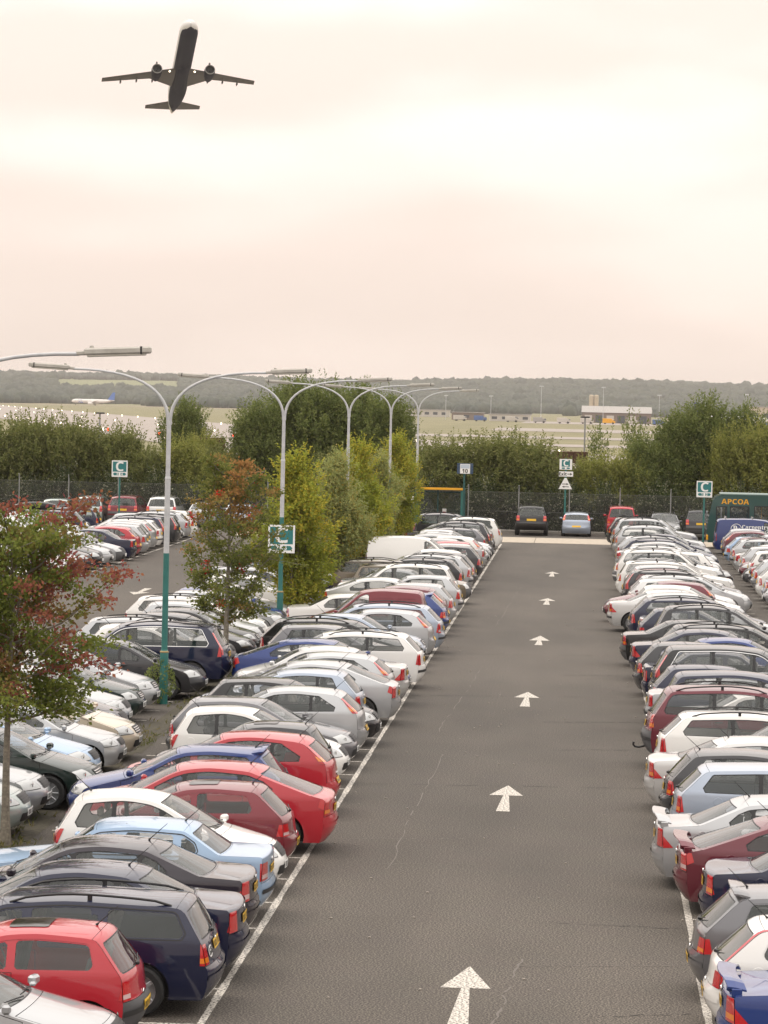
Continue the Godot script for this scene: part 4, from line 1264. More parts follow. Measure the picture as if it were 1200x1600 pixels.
func roof_box(o: Node3D, m: Dictionary) -> void:
	# the box sits on the car's own roof bars
	var mb := MB.new()
	for x in [-.75, .35]:
		mb.tube([Vector3(x, 1.53, -.55), Vector3(x, 1.53, .55)], [.016], 6)
		for s in [-.52, .52]: mb.box(Vector3(x, 1.49, s), Vector3(.06, .1, .05), .01)
	part(o, "roof_bars", mb.done(), M.black)
	var b := thing("roof_box", "long black glossy roof box on a silver estate in the far left row", "roof box", o.position + Vector3(0, 1.55, 0), o.rotation.y)
	mb = MB.new()
	var rings := []
	for i in 13:
		var f := i / 12.0
		var x := lerpf(-1.15, .95, f)
		var w := .42 * pow(sin(PI * clampf(f * .82 + .13, 0, 1)), .45)
		var h := .4 * pow(clampf(sin(PI * clampf(f * .72 + .12, 0, 1)), 0, 1), .55)
		var r := []
		for k in 16:
			var a := TAU * k / 16
			var cx := cos(a)
			var sy := sin(a)
			r.append(Vector3(x, .03 + (h * .5) * (1 + signf(sy) * pow(absf(sy), .5)), signf(cx) * pow(absf(cx), .5) * w))
		rings.append(r)
	for i in 12:
		for k in 16:
			var l := (k + 1) % 16
			var cen := Vector3(lerpf(-1.15, .95, (i + .5) / 12.0), .22, 0)
			mb.flat(rings[i][k], rings[i][l], rings[i + 1][l], rings[i + 1][k], rings[i][k] - cen)
	for e in [0, 12]:
		for k in range(1, 15): mb.flat3(rings[e][0], rings[e][k], rings[e][k + 1], Vector3(-1 if e == 0 else 1, 0, 0))
	part(b, "shell", mb.done(), M.black_gloss)
	mb = MB.new()
	mb.box(Vector3(-.1, .03, 0), Vector3(1.8, .05, .76), .02)
	part(b, "base", mb.done(), M.black)
# ---------------------------------------------------------------- plants
func leaf(mb: MB, p: Vector3, out: Vector3, len: float, wide: float, r: RandomNumberGenerator) -> void:
	var d := (out + Vector3(r.randfn(), r.randfn() - .25, r.randfn()) * .75).normalized()
	var s := d.cross(Vector3(r.randfn(), r.randfn(), r.randfn())).normalized()
	var nn := s.cross(d).normalized()
	if nn.dot(out + Vector3(0, .6, 0)) < 0: nn = -nn
	var soft := (nn + out * .7 + Vector3(0, .25, 0)).normalized()
	var mid := p + d * len * .45
	var dip := nn * wide * -.18
	var tip := p + d * len + dip
	mb.tri(p, mid + s * wide * .5 - dip, tip, soft, (soft + s * .25).normalized(), soft)
	mb.tri(p, tip, mid - s * wide * .5 - dip, soft, soft, (soft - s * .25).normalized())

# leaves on the skins of lobes; colour(pos, r) gives a linear colour
func lobed_crown(sd: int, lobes: Array, n: int, len: float, colour: Callable, ragged := .22, shoots := 0, holes := -.2) -> ArrayMesh:
	var r := RandomNumberGenerator.new()
	r.seed = sd
	var f := FastNoiseLite.new()
	f.seed = sd
	f.frequency = .55
	var mb := MB.new()
	mb.colored = true
	var tot := 0.0
	for l in lobes: tot += l[1].x * l[1].y + l[1].z * l[1].x
	for l in lobes:
		var k := int(n * (l[1].x * l[1].y + l[1].z * l[1].x) / tot)
		for i in k:
			var d := Vector3(r.randfn(), r.randfn(), r.randfn()).normalized()
			var q: float = 1.0 - absf(r.randfn()) * .17
			var p: Vector3 = l[0] + d * l[1] * q
			var g := f.get_noise_3dv(p * 2.6)
			p = l[0] + d * l[1] * (q + g * ragged * 1.6)
			if g < holes and r.randf() < .82: continue
			if p.y < .05: continue
			var out: Vector3 = (d / l[1]).normalized()
			mb.tint = colour.call(p, r)
			leaf(mb, p, out, len * r.randf_range(.7, 1.25), len * r.randf_range(.45, .7), r)
	# loose sprays that stand out of the crown
	for i in shoots:
		var l: Array = lobes[r.randi() % lobes.size()]
		var d := Vector3(r.randfn(), absf(r.randfn()) * .9 + .1, r.randfn()).normalized()
		var p: Vector3 = l[0] + d * l[1] * .9
		var go := (d * .7 + Vector3(r.randfn() * .25, .9, r.randfn() * .25)).normalized()
		var far := r.randf_range(3.0, 8.0) * len
		var tint: Color = colour.call(p, r)
		for k in 16:
			mb.tint = tint.lerp(colour.call(p, r), .5)
			var u := k / 15.0
			leaf(mb, p + go * far * u + Vector3(r.randfn(), r.randfn(), r.randfn()) * len * .45 * (1.1 - u), go, len * r.randf_range(.6, 1.0), len * .45, r)
	return mb.done()

# a young street tree: trunk, limbs and clumps of leaves round the twigs
func branching_tree(sd: int, height: float, clear: float, spread: float, limbs: int, per: int, len: float, colour: Callable, upright := .55, clump := .26, berries := false) -> Array:
	var hue := FastNoiseLite.new()
	hue.seed = sd + 3
	hue.frequency = .38
	var r := RandomNumberGenerator.new()
	r.seed = sd
	var trunk := MB.new()
	var wood := MB.new()
	var mb := MB.new()
	mb.colored = true
	var pts := []
	var rad := []
	for i in 10:
		var f := i / 9.0
		pts.append(Vector3(sin(f * 3.0 + sd) * .05 * f * height * .3, f * height * .93, cos(f * 2.3 + sd) * .04 * f * height * .3))
		rad.append(lerpf(.085, .012, pow(f, .8)) * height / 5.5 + (.02 if i == 0 else 0.0))
	trunk.tube(pts, rad, 9)
	for i in limbs:
		var f := clear / height + (1.0 - clear / height) * pow((i + .5) / limbs, 1.0) * .97
		var fi := minf(f * 9.0 / .93 * .93, 8.99)
		var b: Vector3 = pts[int(fi)].lerp(pts[int(fi) + 1], fi - int(fi))
		var a := i * 2.4 + r.randf_range(-.4, .4)
		var g := (f - clear / height) / (1.0 - clear / height)
		var reach := spread * (.45 + .55 * sin(PI * clampf(g * .78 + .2, 0, 1))) * r.randf_range(.75, 1.12)
		var tip := b + Vector3(cos(a) * reach, reach * lerpf(upright, upright + .5, g), sin(a) * reach)
		var mid := b.lerp(tip, .5) + Vector3(0, -reach * .1, 0)
		wood.tube([b, mid, tip], [.026, .016, .006], 5, false)
		var twigs := 6
		for k in twigs:
			var h := r.randf_range(.3, 1.02)
			var s: Vector3 = b.lerp(mid, h * 2) if h < .5 else mid.lerp(tip, h * 2 - 1)
			var e := s + Vector3(r.randfn(), r.randfn() * .6 + .15, r.randfn()) * reach * .3
			wood.tube([s, e], [.009, .004], 4, false)
			var tone := clampf(.5 + hue.get_noise_3dv(e * 1.3) * 1.1 + (e.y / height - .62) * .7 + r.randf_range(-.12, .12), 0, 1)
			if berries and r.randf() < .1:
				mb.tint = Color(.6, .04, .03)
				for q in 40: leaf(mb, e + Vector3(r.randfn(), r.randfn(), r.randfn()) * .055, Vector3.UP, .045, .04, r)
			for q in per:
				var p := s.lerp(e, r.randf_range(.2, 1.1)) + Vector3(r.randfn(), r.randfn() * .5, r.randfn()) * clump * .6
				var out := (p - Vector3(pts[5].x, b.y - .2, pts[5].z)).normalized()
				mb.tint = colour.call(p, r, tone)
				leaf(mb, p, out, len * r.randf_range(.75, 1.25), len * r.randf_range(.55, .8), r)
	return [trunk.done(), wood.done(), mb.done()]

func plant_materials() -> void:
	M.leaf = mat(Color.WHITE, .75)
	M.leaf.metallic_specular = .22
	M.leaf.vertex_color_use_as_albedo = true
	M.leaf.backlight_enabled = true
	M.leaf.backlight = Color(.95, .95, .95)
	M.bark = tri_mat(noise_tex(3, .03, lin(.11, .095, .075), lin(.3, .27, .21), 256, 4), .6, .9, null, 0, false)

func maple(p: Vector3, r: RandomNumberGenerator, tone: float) -> Color:
	var g := Color(.25, .28, .06).lerp(Color(.14, .185, .045), r.randf())
	var red := clampf((tone - .63) * 4.5 + r.randf_range(-.25, .25), 0, 1)
	return g.lerp(Color(.26, .065, .07).lerp(Color(.36, .15, .08), r.randf()), red)

func rowan(p: Vector3, r: RandomNumberGenerator, tone: float) -> Color:
	var g := Color(.23, .23, .06).lerp(Color(.12, .155, .04), r.randf())
	return g.lerp(Color(.42, .21, .08), clampf((tone - .72) * 3 + r.randf_range(-.3, .3), 0, .9))

func yellowing(p: Vector3, r: RandomNumberGenerator) -> Color:
	var g := Color(.4, .41, .06).lerp(Color(.26, .32, .055), r.randf())
	if r.randf() < .2 + .22 * sin(p.x * 2.1 + p.y * 1.7): g = g.lerp(Color(.62, .45, .06), r.randf_range(.3, .9))
	return g

func silvery(p: Vector3, r: RandomNumberGenerator) -> Color:
	var g := Color(.28, .33, .11).lerp(Color(.4, .4, .16), r.randf())
	if r.randf() < .12: g = Color(.45, .33, .08)
	return g

func willow(p: Vector3, r: RandomNumberGenerator) -> Color:
	return Color(.135, .165, .048).lerp(Color(.27, .265, .095), pow(r.randf(), 1.2))

func darkgreen(p: Vector3, r: RandomNumberGenerator) -> Color:
	return Color(.11, .15, .045).lerp(Color(.26, .28, .09), pow(r.randf(), 1.3))

func lightgreen(p: Vector3, r: RandomNumberGenerator) -> Color:
	return Color(.2, .23, .055).lerp(Color(.33, .32, .09), r.randf())

func ivy(p: Vector3, r: RandomNumberGenerator) -> Color:
	if r.randf() < .1: return Color(.5, .48, .34)
	return Color(.03, .05, .02).lerp(Color(.08, .095, .04), r.randf())

func plant_thing(called: String, label: String, cat: String, group: String, at: Vector3, sc: Vector3, turn: float, crown: Mesh, trunk: Mesh, limbs: Mesh = null) -> Node3D:
	var t := thing(called, label, cat, at, turn, group)
	t.scale = sc
	if trunk: part(t, "trunk", trunk, M.bark)
	if limbs: part(t, "limbs", limbs, M.bark)
	part(t, "crown", crown, M.leaf).set_meta("kind", "stuff")
	return t

func stems(sd: int, h: float, n: int, w: float) -> ArrayMesh:
	var r := RandomNumberGenerator.new()
	r.seed = sd
	var mb := MB.new()
	for i in n:
		var a := r.randf() * TAU
		var e := Vector3(cos(a) * w, h * r.randf_range(.6, .95), sin(a) * w) * r.randf_range(.6, 1.0)
		mb.tube([Vector3(e.x * .12, 0, e.z * .12), Vector3(e.x * .4, e.y * .5, e.z * .4), e], [.05, .035, .012], 5, false)
	return mb.done()

func plants() -> void:
	# trees between the bays
	var t := branching_tree(11, 5.5, 2.2, 1.5, 36, 105, .082, maple, .42, .22)
	plant_thing("maple_tree", "maple with red-brown and green leaves, nearest tree at the left edge", "tree", "young trees between the bays", Vector3(-9.66, 0, -53.4), Vector3(1, 1, 1), .6, t[2], t[0], t[1])
	t = branching_tree(23, 6.0, 1.4, 1.25, 32, 72, .088, rowan, .48, .19, true)
	plant_thing("rowan_tree", "young tree with orange tints and red berries beside the nearest double lamp post", "tree", "young trees between the bays", Vector3(-9.8, 0, -87.4), Vector3(1.05, 1.0, 1.05), 2.0, t[2], t[0], t[1])
	var col_lobes := []
	var r := RandomNumberGenerator.new()
	r.seed = 8
	for i in 22:
		var f := i / 21.0
		var w := .95 * pow(sin(PI * clampf(.1 + f * .86, 0, 1)), .7)
		col_lobes.append([Vector3(r.randf_range(-.6, .6) * w, .7 + f * 4.5, r.randf_range(-.6, .6) * w), Vector3(w * r.randf_range(.5, .78), r.randf_range(.4, .7), w * r.randf_range(.5, .78))])
	var hornbeam := lobed_crown(5, col_lobes, 26000, .11, yellowing, .5, 800, -.03)
	var hornbeam_b := lobed_crown(6, col_lobes, 20000, .11, silvery, .5, 800, -.03)
	var st := stems(4, 4.6, 7, .35)
	var spots := [[-9.75, -107.2, 1.25, .97, 0, "yellow-green columnar tree right behind the letter C seven six sign"], [-9.6, -123.6, 1.1, .92, 1, "silvery green columnar tree between the yellow-green ones"], [-9.7, -136.0, 1.15, .98, 0, "yellow-tipped columnar tree, third of the columnar row"], [-9.6, -150.0, 1.0, .85, 1, "silvery columnar tree, fourth of the columnar row"], [-9.7, -163.5, 1.2, .98, 0, "yellow columnar tree, farthest of the columnar row"]]
	for s in spots:
		plant_thing("columnar_tree", s[5], "tree", "columnar trees between the bays", Vector3(s[0], 0, s[1]), Vector3(s[2], s[3], s[2]), s[1], hornbeam if s[4] == 0 else hornbeam_b, st)
	# small shrub at the lamp foot, weeds
	var sh := lobed_crown(9, [[Vector3(0, .35, 0), Vector3(.42, .38, .42)]], 900, .07, darkgreen, .4)
	plant_thing("low_shrub", "small leafy shrub at the foot of the nearest double lamp post", "shrub", "", Vector3(-10.55, 0, -78.8), Vector3(1, 1.3, 1), 0, sh, stems(2, .5, 5, .2))
	var wb := MB.new()
	wb.colored = true
	for i in 420:
		var b := Vector3(-9.72 + r.randfn() * .2, 0.01, -r.randf_range(48, 175))
		if r.randf() < .5: b.z = [-53.4, -87.4, -104.5, -80, -70][i % 5] + r.randfn() * .8
		wb.tint = Color(.09, .11, .03).lerp(Color(.2, .17, .07), r.randf())
		for k in 5: leaf(wb, b + Vector3(r.randfn() * .05, 0, r.randfn() * .05), Vector3(0, 1, 0), r.randf_range(.06, .17), .025, r)
	var weeds := setting("weeds", wb.done(), M.leaf, "stuff")
	meta(weeds, "low weeds and grass growing along the tree line", "weeds")
	# hedge and trees beyond the fence: eight forms, each standing several times
	var forms := {}
	var mk := func(sd: int, n: int, h: float, w: float, cnt: int, len: float, col: Callable, rag: float, peak := 0.0, shoots := 700, holes := -.16) -> Mesh:
		var rr := RandomNumberGenerator.new()
		rr.seed = sd
		var lb := []
		for i in n:
			var f := (i + .5) / n
			var a := i * 2.4
			var y := h * (.12 + .76 * f)
			var spread := w * (.62 * sin(PI * clampf(.2 + .7 * f, 0, 1)) - peak * f * .4)
			lb.append([Vector3(cos(a) * spread * rr.randf_range(.2, 1), y, sin(a) * spread * rr.randf_range(.2, 1)), Vector3(w * rr.randf_range(.3, .46), h * rr.randf_range(.12, .2), w * rr.randf_range(.3, .46)) * (1.0 - peak * f * .45)])
		return lobed_crown(sd, lb, cnt, len, col, rag, shoots, holes)
	forms.willow = mk.call(31, 14, 5.4, 3.0, 30000, .19, willow, .3)
	forms.willow_b = mk.call(32, 14, 5.4, 3.0, 30000, .19, willow, .34)
	forms.dark = mk.call(33, 16, 7.6, 3.2, 30000, .2, darkgreen, .55, .25, 1100, .0)
	forms.dark_b = mk.call(34, 18, 8.0, 2.9, 30000, .2, darkgreen, .55, .3, 1100, .0)
	forms.light = mk.call(35, 12, 5.6, 2.6, 22000, .19, lightgreen, .32, .2)
	forms.thin = mk.call(36, 10, 5.4, 1.3, 900, .2, darkgreen, .9, .1, 90)
	forms.ivy = mk.call(37, 10, 2.3, 1.7, 7000, .16, ivy, .2, .0, 120)
	var trunk := stems(14, 6.2, 5, .7)
	var low := stems(15, 3.6, 9, 1.2)
	# [form, photo-independent place x, z, width, height]
	var list := [
		["willow", -41.0, -197, 1.0, 0.94], ["willow_b", -37.6, -195, 1.05, 0.99], ["willow", -34.4, -196, 1.0, 1.03], ["willow_b", -31.4, -195.5, 1.0, 1.01], ["willow", -28.9, -196, .9, 0.94], ["willow_b", -27.0, -194.6, .7, 0.74],
		["dark", -25.6, -203, .8, .88], ["light", -24.7, -195, .9, .8], ["willow", -22.8, -197.5, .85, 0.75], ["light", -23.9, -199.0, .8, .84], ["dark_b", -20.6, -199, .95, .86], ["dark", -18.6, -202, 1.1, 1.04], ["dark_b", -16.4, -200, 1.0, 1.0], ["dark", -14.6, -203, 1.05, 1.02], ["willow_b", -15.2, -195.4, .8, 0.70], ["dark_b", -12.3, -200, .9, .92],
		["willow", -10.8, -197, .9, 0.84], ["willow_b", -8.6, -195, 1.0, 0.89], ["willow", -6.0, -195.6, 1.1, 0.96], ["willow_b", -3.4, -195, 1.05, 0.92], ["willow", -1.2, -197, .7, 0.70], ["light", .4, -195.6, .8, .72], ["light", 2.3, -196.4, .85, .74],
		["dark", 3.6, -197, .8, .68], ["thin", .7, -201, .8, 1.1], ["thin", 2.9, -203, .9, 1.2], ["dark_b", 5.4, -198, .8, .84], ["dark", 7.2, -199, 1.0, .98], ["light", 8.5, -196.5, .8, 1.0], ["dark_b", 9.6, -199.5, .85, .9], ["light", 10.5, -196, .95, 1.06], ["light", 12.6, -196, 1.05, 1.18], ["dark", 14.5, -199, 1.1, .95],
		["willow", -44.4, -197, 1.0, 0.91], ["willow_b", -48, -196, 1.1, 0.87], ["dark", 17, -198, 1.1, .95]]
	var names := {"willow": "willow_shrub", "willow_b": "willow_shrub", "dark": "dark_tree", "dark_b": "dark_tree", "light": "pale_shrub", "thin": "sapling"}
	var says := {"willow": "bushy grey-green willow shrub", "willow_b": "bushy grey-green willow shrub", "dark": "dark leafy tree", "dark_b": "dark leafy tree", "light": "yellow-green shrub", "thin": "thin open sapling"}
	list.sort_custom(func(a, b): return a[1] < b[1])
	for i in list.size():
		var s: Array = list[i]
		plant_thing(names[s[0]], "%s behind the wire fence, %s plant counting from the left" % [says[s[0]], ordinal(i)], "tree" if s[0] in ["dark", "dark_b", "thin"] else "shrub", "trees and shrubs behind the fence", Vector3(s[1], 0, s[2]), Vector3(s[3], s[4], s[3]), i * 1.9, forms[s[0]], trunk if s[0] in ["dark", "dark_b", "thin"] else low)
	for i in 25:
		plant_thing("ivy_shrub", "dark ivy-clad shrub with pale leaf tips at the fence, %s from the left" % ordinal(i), "shrub", "ivy shrubs along the fence", Vector3(-48 + i * 2.75 + r.randf_range(-.4, .4), 0, -192.2), Vector3(1.15, r.randf_range(.85, 1.12), .7), i * 1.3, forms.ivy, null)
# ---------------------------------------------------------------- street furniture, bus, shelter, fence
func lamp_post(z: float, x: float, label: String, sign_text := "") -> void:
	var o := thing("lamp_post", label, "lamp post", Vector3(x, 0, z), 0, "double-armed lamp posts between the bays")
	var mb := MB.new()
	mb.tube([Vector3(0, 0, 0), Vector3(0, 1.25, 0)], [.105, .105], 14)
	mb.lathe([Vector2(.105, 1.25), Vector2(.1, 1.3), Vector2(.076, 1.36)], Vector3.ZERO, Basis.IDENTITY, 14)
	mb.tube([Vector3(0, 1.3, 0), Vector3(0, 3.75, 0)], [.078, .073], 14)
	part(o, "painted_base", mb.done(), M.teal)
	mb = MB.new()
	mb.box(Vector3(.0, .72, .1), Vector3(.1, .5, .02), .006)
	part(o, "access_door", mb.done(), M.teal)
	mb = MB.new()
	mb.lathe([Vector2(.08, 1.335), Vector2(.115, 1.3), Vector2(.112, 1.28)], Vector3.ZERO, Basis.IDENTITY, 14)
	part(o, "joint_ring", mb.done(), M.rust)
	mb = MB.new()
	mb.tube([Vector3(0, 3.75, 0), Vector3(0, 5.6, 0)], [.071, .069], 12)
	mb.tube([Vector3(0, 5.6, 0), Vector3(0, 7.03, 0)], [.058, .056], 12)
	mb.lathe([Vector2(.07, 5.58), Vector2(.076, 5.6), Vector2(.06, 5.66)], Vector3.ZERO, Basis.IDENTITY, 12)
	part(o, "post", mb.done(), M.galv)
	for s in [-1.0, 1.0]:
		mb = MB.new()
		var p := []
		for k in 15:
			var f := k / 14.0
			p.append(Vector3(s * (.02 + 2.4 * pow(f, 2.3)), 6.93 + 1.34 * sin(f * PI * .5), 0))
		mb.tube(p, [.048, .046, .044, .042, .04, .038, .036, .035, .034, .033, .032, .03, .03, .03, .03], 9)
		part(o, "arm", mb.done(), M.galv)
		var l := Node3D.new()
		l.name = "lantern"
		l.position = p[14]
		l.rotation.z = s * .05
		o.add_child(l, true)
		mb = MB.new()
		mb.box(Vector3(s * .6, .03, 0), Vector3(1.02, .11, .2), .025)
		mb.box(Vector3(s * .04, .012, 0), Vector3(.16, .07, .07), .015)
		part(l, "housing", mb.done(), M.lamp_grey)
		mb = MB.new()
		mb.box(Vector3(s * .58, -.035, 0), Vector3(.9, .035, .15), .012)
		part(l, "diffuser", mb.done(), M.lamp_lens)
		mb = MB.new()
		mb.box(Vector3(s * .97, .03, 0), Vector3(.03, .116, .206), .004)
		part(l, "end_band", mb.done(), M.black)
		mb = MB.new()
		mb.tube([Vector3(s * .2, .08, 0), Vector3(s * .2, .12, 0)], [.04, .03], 8)
		part(l, "light_sensor", mb.done(), M.lamp_grey)

func letter_sign(called_label: String, at: Vector3, w: float, low: String, pole: bool, base_y := 0.0) -> Node3D:
	var o := thing("letter_sign", called_label, "sign", at, 0, "green letter signs of the car park")
	var h := w * 1.04
	var y := base_y
	if pole:
		var mb0 := MB.new()
		mb0.tube([Vector3(0, 0, 0), Vector3(0, y + h * 1.02, 0)], [.05, .05], 10)
		part(o, "pole", mb0.done(), M.teal)
	var mb := MB.new()
	mb.box(Vector3(0, y + h * .5, .075), Vector3(w, h, .03), .006)
	part(o, "board", mb.done(), M.sign_white)
	mb = MB.new()
	mb.slab(PackedVector2Array([Vector2(-w * .43, h * .32), Vector2(w * .43, h * .32), Vector2(w * .43, h * .93), Vector2(-w * .43, h * .93)]), Vector3(0, y, .094), Vector3.RIGHT, Vector3.UP)
	part(o, "green_field", mb.done(), M.sign_green)
	part(o, "letter", text_mesh("C", w * .58, .006), M.sign_white, Transform3D(Basis.from_scale(Vector3(1.12, 1, 1)), Vector3(0, y + h * .625, .098)))
	for s in [-1.0, 1.0]:
		mb = MB.new()
		mb.slab(PackedVector2Array([Vector2(s * w * .06, h * .1), Vector2(s * w * .06, h * .26), Vector2(s * w * .34, h * .26), Vector2(s * w * .42, h * .18), Vector2(s * w * .34, h * .1)]), Vector3(0, y, .094), Vector3.RIGHT, Vector3.UP)
		part(o, "arrow_field", mb.done(), M.sign_green)
	var d := low.split(" ")
	for k in d.size():
		part(o, "number", text_mesh(d[k], w * .15, .005), M.sign_white, Transform3D(Basis.IDENTITY, Vector3((k * 2 - 1) * w * .15, y + h * .18, .097)))
	return o

func street() -> void:
	M.teal = tri_mat(noise_tex(6, .02, lin(.018, .125, .11), lin(.03, .165, .145), 256, 4), 1.5, .4, null, 0, false)
	M.galv = tri_mat(noise_tex(7, .02, lin(.42, .43, .44), lin(.58, .58, .58), 256, 4), 1.2, .45, null, 0, false)
	M.rust = mat(lin(.3, .22, .1), .8)
	M.lamp_grey = tri_mat(noise_tex(12, .015, lin(.36, .34, .3), lin(.5, .48, .43), 256, 5), .9, .5, null, 0, false)
	M.lamp_lens = mat(lin(.55, .52, .45), .25)
	M.sign_white = mat(lin(.78, .78, .75), .4)
	M.sign_green = mat(lin(.02, .17, .17), .4)
	M.wire = mat(lin(.16, .16, .15), .5, .5)
	M.steel = mat(lin(.3, .3, .29), .5, .3)
	M.bus_green = mat(lin(.012, .06, .05), .35, 0, .8)
	M.yellow = mat(lin(.75, .36, .01), .4)
	M.dark_green = mat(lin(.01, .07, .065), .4)
	M.sign_blue = mat(lin(.03, .06, .11), .45)
	lamp_post(-48.5, -10.2, "double-armed lamp post left of the nearest maple, mostly out of view")
	lamp_post(-78.8, -10.36, "nearest whole double-armed lamp post beside the small rowan")
	lamp_post(-104.5, -9.95, "double-armed lamp post carrying the letter C seven six sign")
	lamp_post(-133.0, -9.95, "double-armed lamp post rising from the silvery columnar tree")
	lamp_post(-161.5, -9.95, "double-armed lamp post second farthest along the tree line")
	lamp_post(-187.5, -9.95, "farthest double-armed lamp post behind the yellow columnar tree")
	letter_sign("white and green letter C seven six sign on a lamp post", Vector3(-9.93, 0, -104.4), .88, "7 6", false, 2.58)
	letter_sign("white and green letter C sign on a teal pole, far left", Vector3(-27.0, 0, -184.0), .92, "3 4", true, 2.85)
	letter_sign("white and green letter C sign beside the green bus", Vector3(6.15, 0, -168.0), .82, "1 2", true, 2.95)
	# exit post
	var e := thing("exit_sign", "post with letter C board, Exit arrow and two-way triangle sign", "sign", Vector3(-1.25, 0, -189.2))
	var mb := MB.new()
	mb.tube([Vector3.ZERO, Vector3(0, 4.45, 0)], [.055, .055], 10)
	part(e, "pole", mb.done(), M.teal)
	mb = MB.new()
	mb.box(Vector3(0, 4.1, .07), Vector3(.74, .62, .03), .005)
	var b1 := part(e, "letter_board", mb.done(), M.sign_white)
	mb = MB.new()
	mb.slab(PackedVector2Array([Vector2(-.24, 3.96), Vector2(.24, 3.96), Vector2(.24, 4.36), Vector2(-.24, 4.36)]), Vector3(0, 0, .088), Vector3.RIGHT, Vector3.UP)
	part(b1, "green_field", mb.done(), M.sign_green)
	part(b1, "letter", text_mesh("C", .36, .005), M.sign_white, Transform3D(Basis.from_scale(Vector3(1.1, 1, 1)), Vector3(0, 4.16, .092)))
	mb = MB.new()
	for s in [-1.0, 1.0]: mb.slab(PackedVector2Array([Vector2(s * .05, 3.83), Vector2(s * .05, 3.92), Vector2(s * .2, 3.92), Vector2(s * .26, 3.875), Vector2(s * .2, 3.83)]), Vector3(0, 0, .088), Vector3.RIGHT, Vector3.UP)
	part(b1, "arrow_field", mb.done(), M.sign_green)
	mb = MB.new()
	mb.box(Vector3(.02, 3.53, .07), Vector3(.84, .3, .03), .005)
	var b2 := part(e, "exit_board", mb.done(), M.sign_white)
	part(b2, "lettering", text_mesh("Exit", .19, .005), M.black, Transform3D(Basis.IDENTITY, Vector3(-.17, 3.53, .09)))
	mb = MB.new()
	mb.slab(PackedVector2Array([Vector2(.1, 3.51), Vector2(.27, 3.51), Vector2(.27, 3.45), Vector2(.39, 3.53), Vector2(.27, 3.61), Vector2(.27, 3.55), Vector2(.1, 3.55)]), Vector3(0, 0, .089), Vector3.RIGHT, Vector3.UP)
	part(b2, "arrow", mb.done(), M.black)
	mb = MB.new()
	mb.slab(PackedVector2Array([Vector2(-.4, 2.64), Vector2(.4, 2.64), Vector2(.06, 3.3), Vector2(-.06, 3.3)]), Vector3(0, 0, .085), Vector3.RIGHT, Vector3.UP, .03)
	var b3 := part(e, "triangle_board", mb.done(), M.sign_white)
	for s in [-1.0, 1.0]:
		mb = MB.new()
		var yy: float = 2.86 + s * .08
		mb.slab(PackedVector2Array([Vector2(-s * .2, yy - .02), Vector2(s * .06, yy - .02), Vector2(s * .06, yy - .06), Vector2(s * .2, yy), Vector2(s * .06, yy + .06), Vector2(s * .06, yy + .02), Vector2(-s * .2, yy + .02)]) , Vector3(0, 0, .089), Vector3.RIGHT, Vector3.UP)
		part(b3, "arrow", mb.done(), M.black)
	# bus stop flag
	var st := thing("stop_sign", "dark post with bus stop number 10 flag beside the shelter", "sign", Vector3(-7.15, 0, -187.0))
	mb = MB.new()
	mb.box(Vector3(0, 2.0, 0), Vector3(.12, 4.0, .1), .01)
	part(st, "post", mb.done(), M.dark_green)
	mb = MB.new()
	mb.box(Vector3(.04, 3.75, .0), Vector3(.94, .62, .1), .01)
	part(st, "flag", mb.done(), M.sign_blue)
	mb = MB.new()
	mb.box(Vector3(.04, 3.74, .06), Vector3(.58, .56, .02), .004)
	var fp := part(st, "white_panel", mb.done(), M.sign_white)
	mb = MB.new()
	mb.slab(PackedVector2Array([Vector2(-.22, 3.76), Vector2(.3, 3.76), Vector2(.3, 3.99), Vector2(-.22, 3.99)]), Vector3(0, 0, .074), Vector3.RIGHT, Vector3.UP)
	part(fp, "tinted_panel", mb.done(), mat(lin(.45, .52, .6), .5))
	part(fp, "number", text_mesh("10", .23, .005), M.black, Transform3D(Basis.IDENTITY, Vector3(.04, 3.61, .076)))
	# shelter
	var sh := thing("bus_shelter", "bus shelter with yellow roof edge, glass walls and dark frame", "bus shelter", Vector3(-8.55, 0, -188.2))
	mb = MB.new()
	mb.box(Vector3(0, 2.52, 0), Vector3(2.9, .06, 1.5), .02)
	part(sh, "roof", mb.done(), M.dark_green)
	mb = MB.new()
	mb.box(Vector3(0.1, 2.53, .77), Vector3(2.7, .13, .04), .01)
	part(sh, "yellow_fascia", mb.done(), M.yellow)
	for x in [-1.38, -.2, 1.38]:
		mb = MB.new()
		mb.box(Vector3(x, 1.25, -.68), Vector3(.09, 2.5, .09), .01)
		part(sh, "post", mb.done(), M.dark_green)
	mb = MB.new()
	mb.box(Vector3(1.3, 1.25, .66), Vector3(.2, 2.5, .09), .01)
	part(sh, "post", mb.done(), M.teal)
	for x in [-.79, .59]:
		mb = MB.new()
		mb.box(Vector3(x, 1.3, -.68), Vector3(1.08 if x < 0 else 1.46, 1.9, .012), .002)
		part(sh, "pane", mb.done(), M.glass)
		mb = MB.new()
		mb.box(Vector3(x, 2.3, -.68), Vector3(1.08 if x < 0 else 1.46, .06, .06), .01)
		mb.box(Vector3(x, .32, -.68), Vector3(1.08 if x < 0 else 1.46, .06, .06), .01)
		part(sh, "rail", mb.done(), M.dark_green)
	mb = MB.new()
	mb.box(Vector3(0, .5, -.4), Vector3(2.2, .06, .3), .02)
	part(sh, "bench", mb.done(), M.dark_green)
	mb = MB.new()
	mb.box(Vector3(.2, 1.15, -.64), Vector3(.24, .34, .02), .004)
	part(sh, "notice", mb.done(), M.sign_white)
	mb = MB.new()
	mb.box(Vector3(.2, 1.1, -.625), Vector3(.18, .1, .01), .002)
	part(sh, "notice_print", mb.done(), mat(lin(.5, .06, .06), .5))
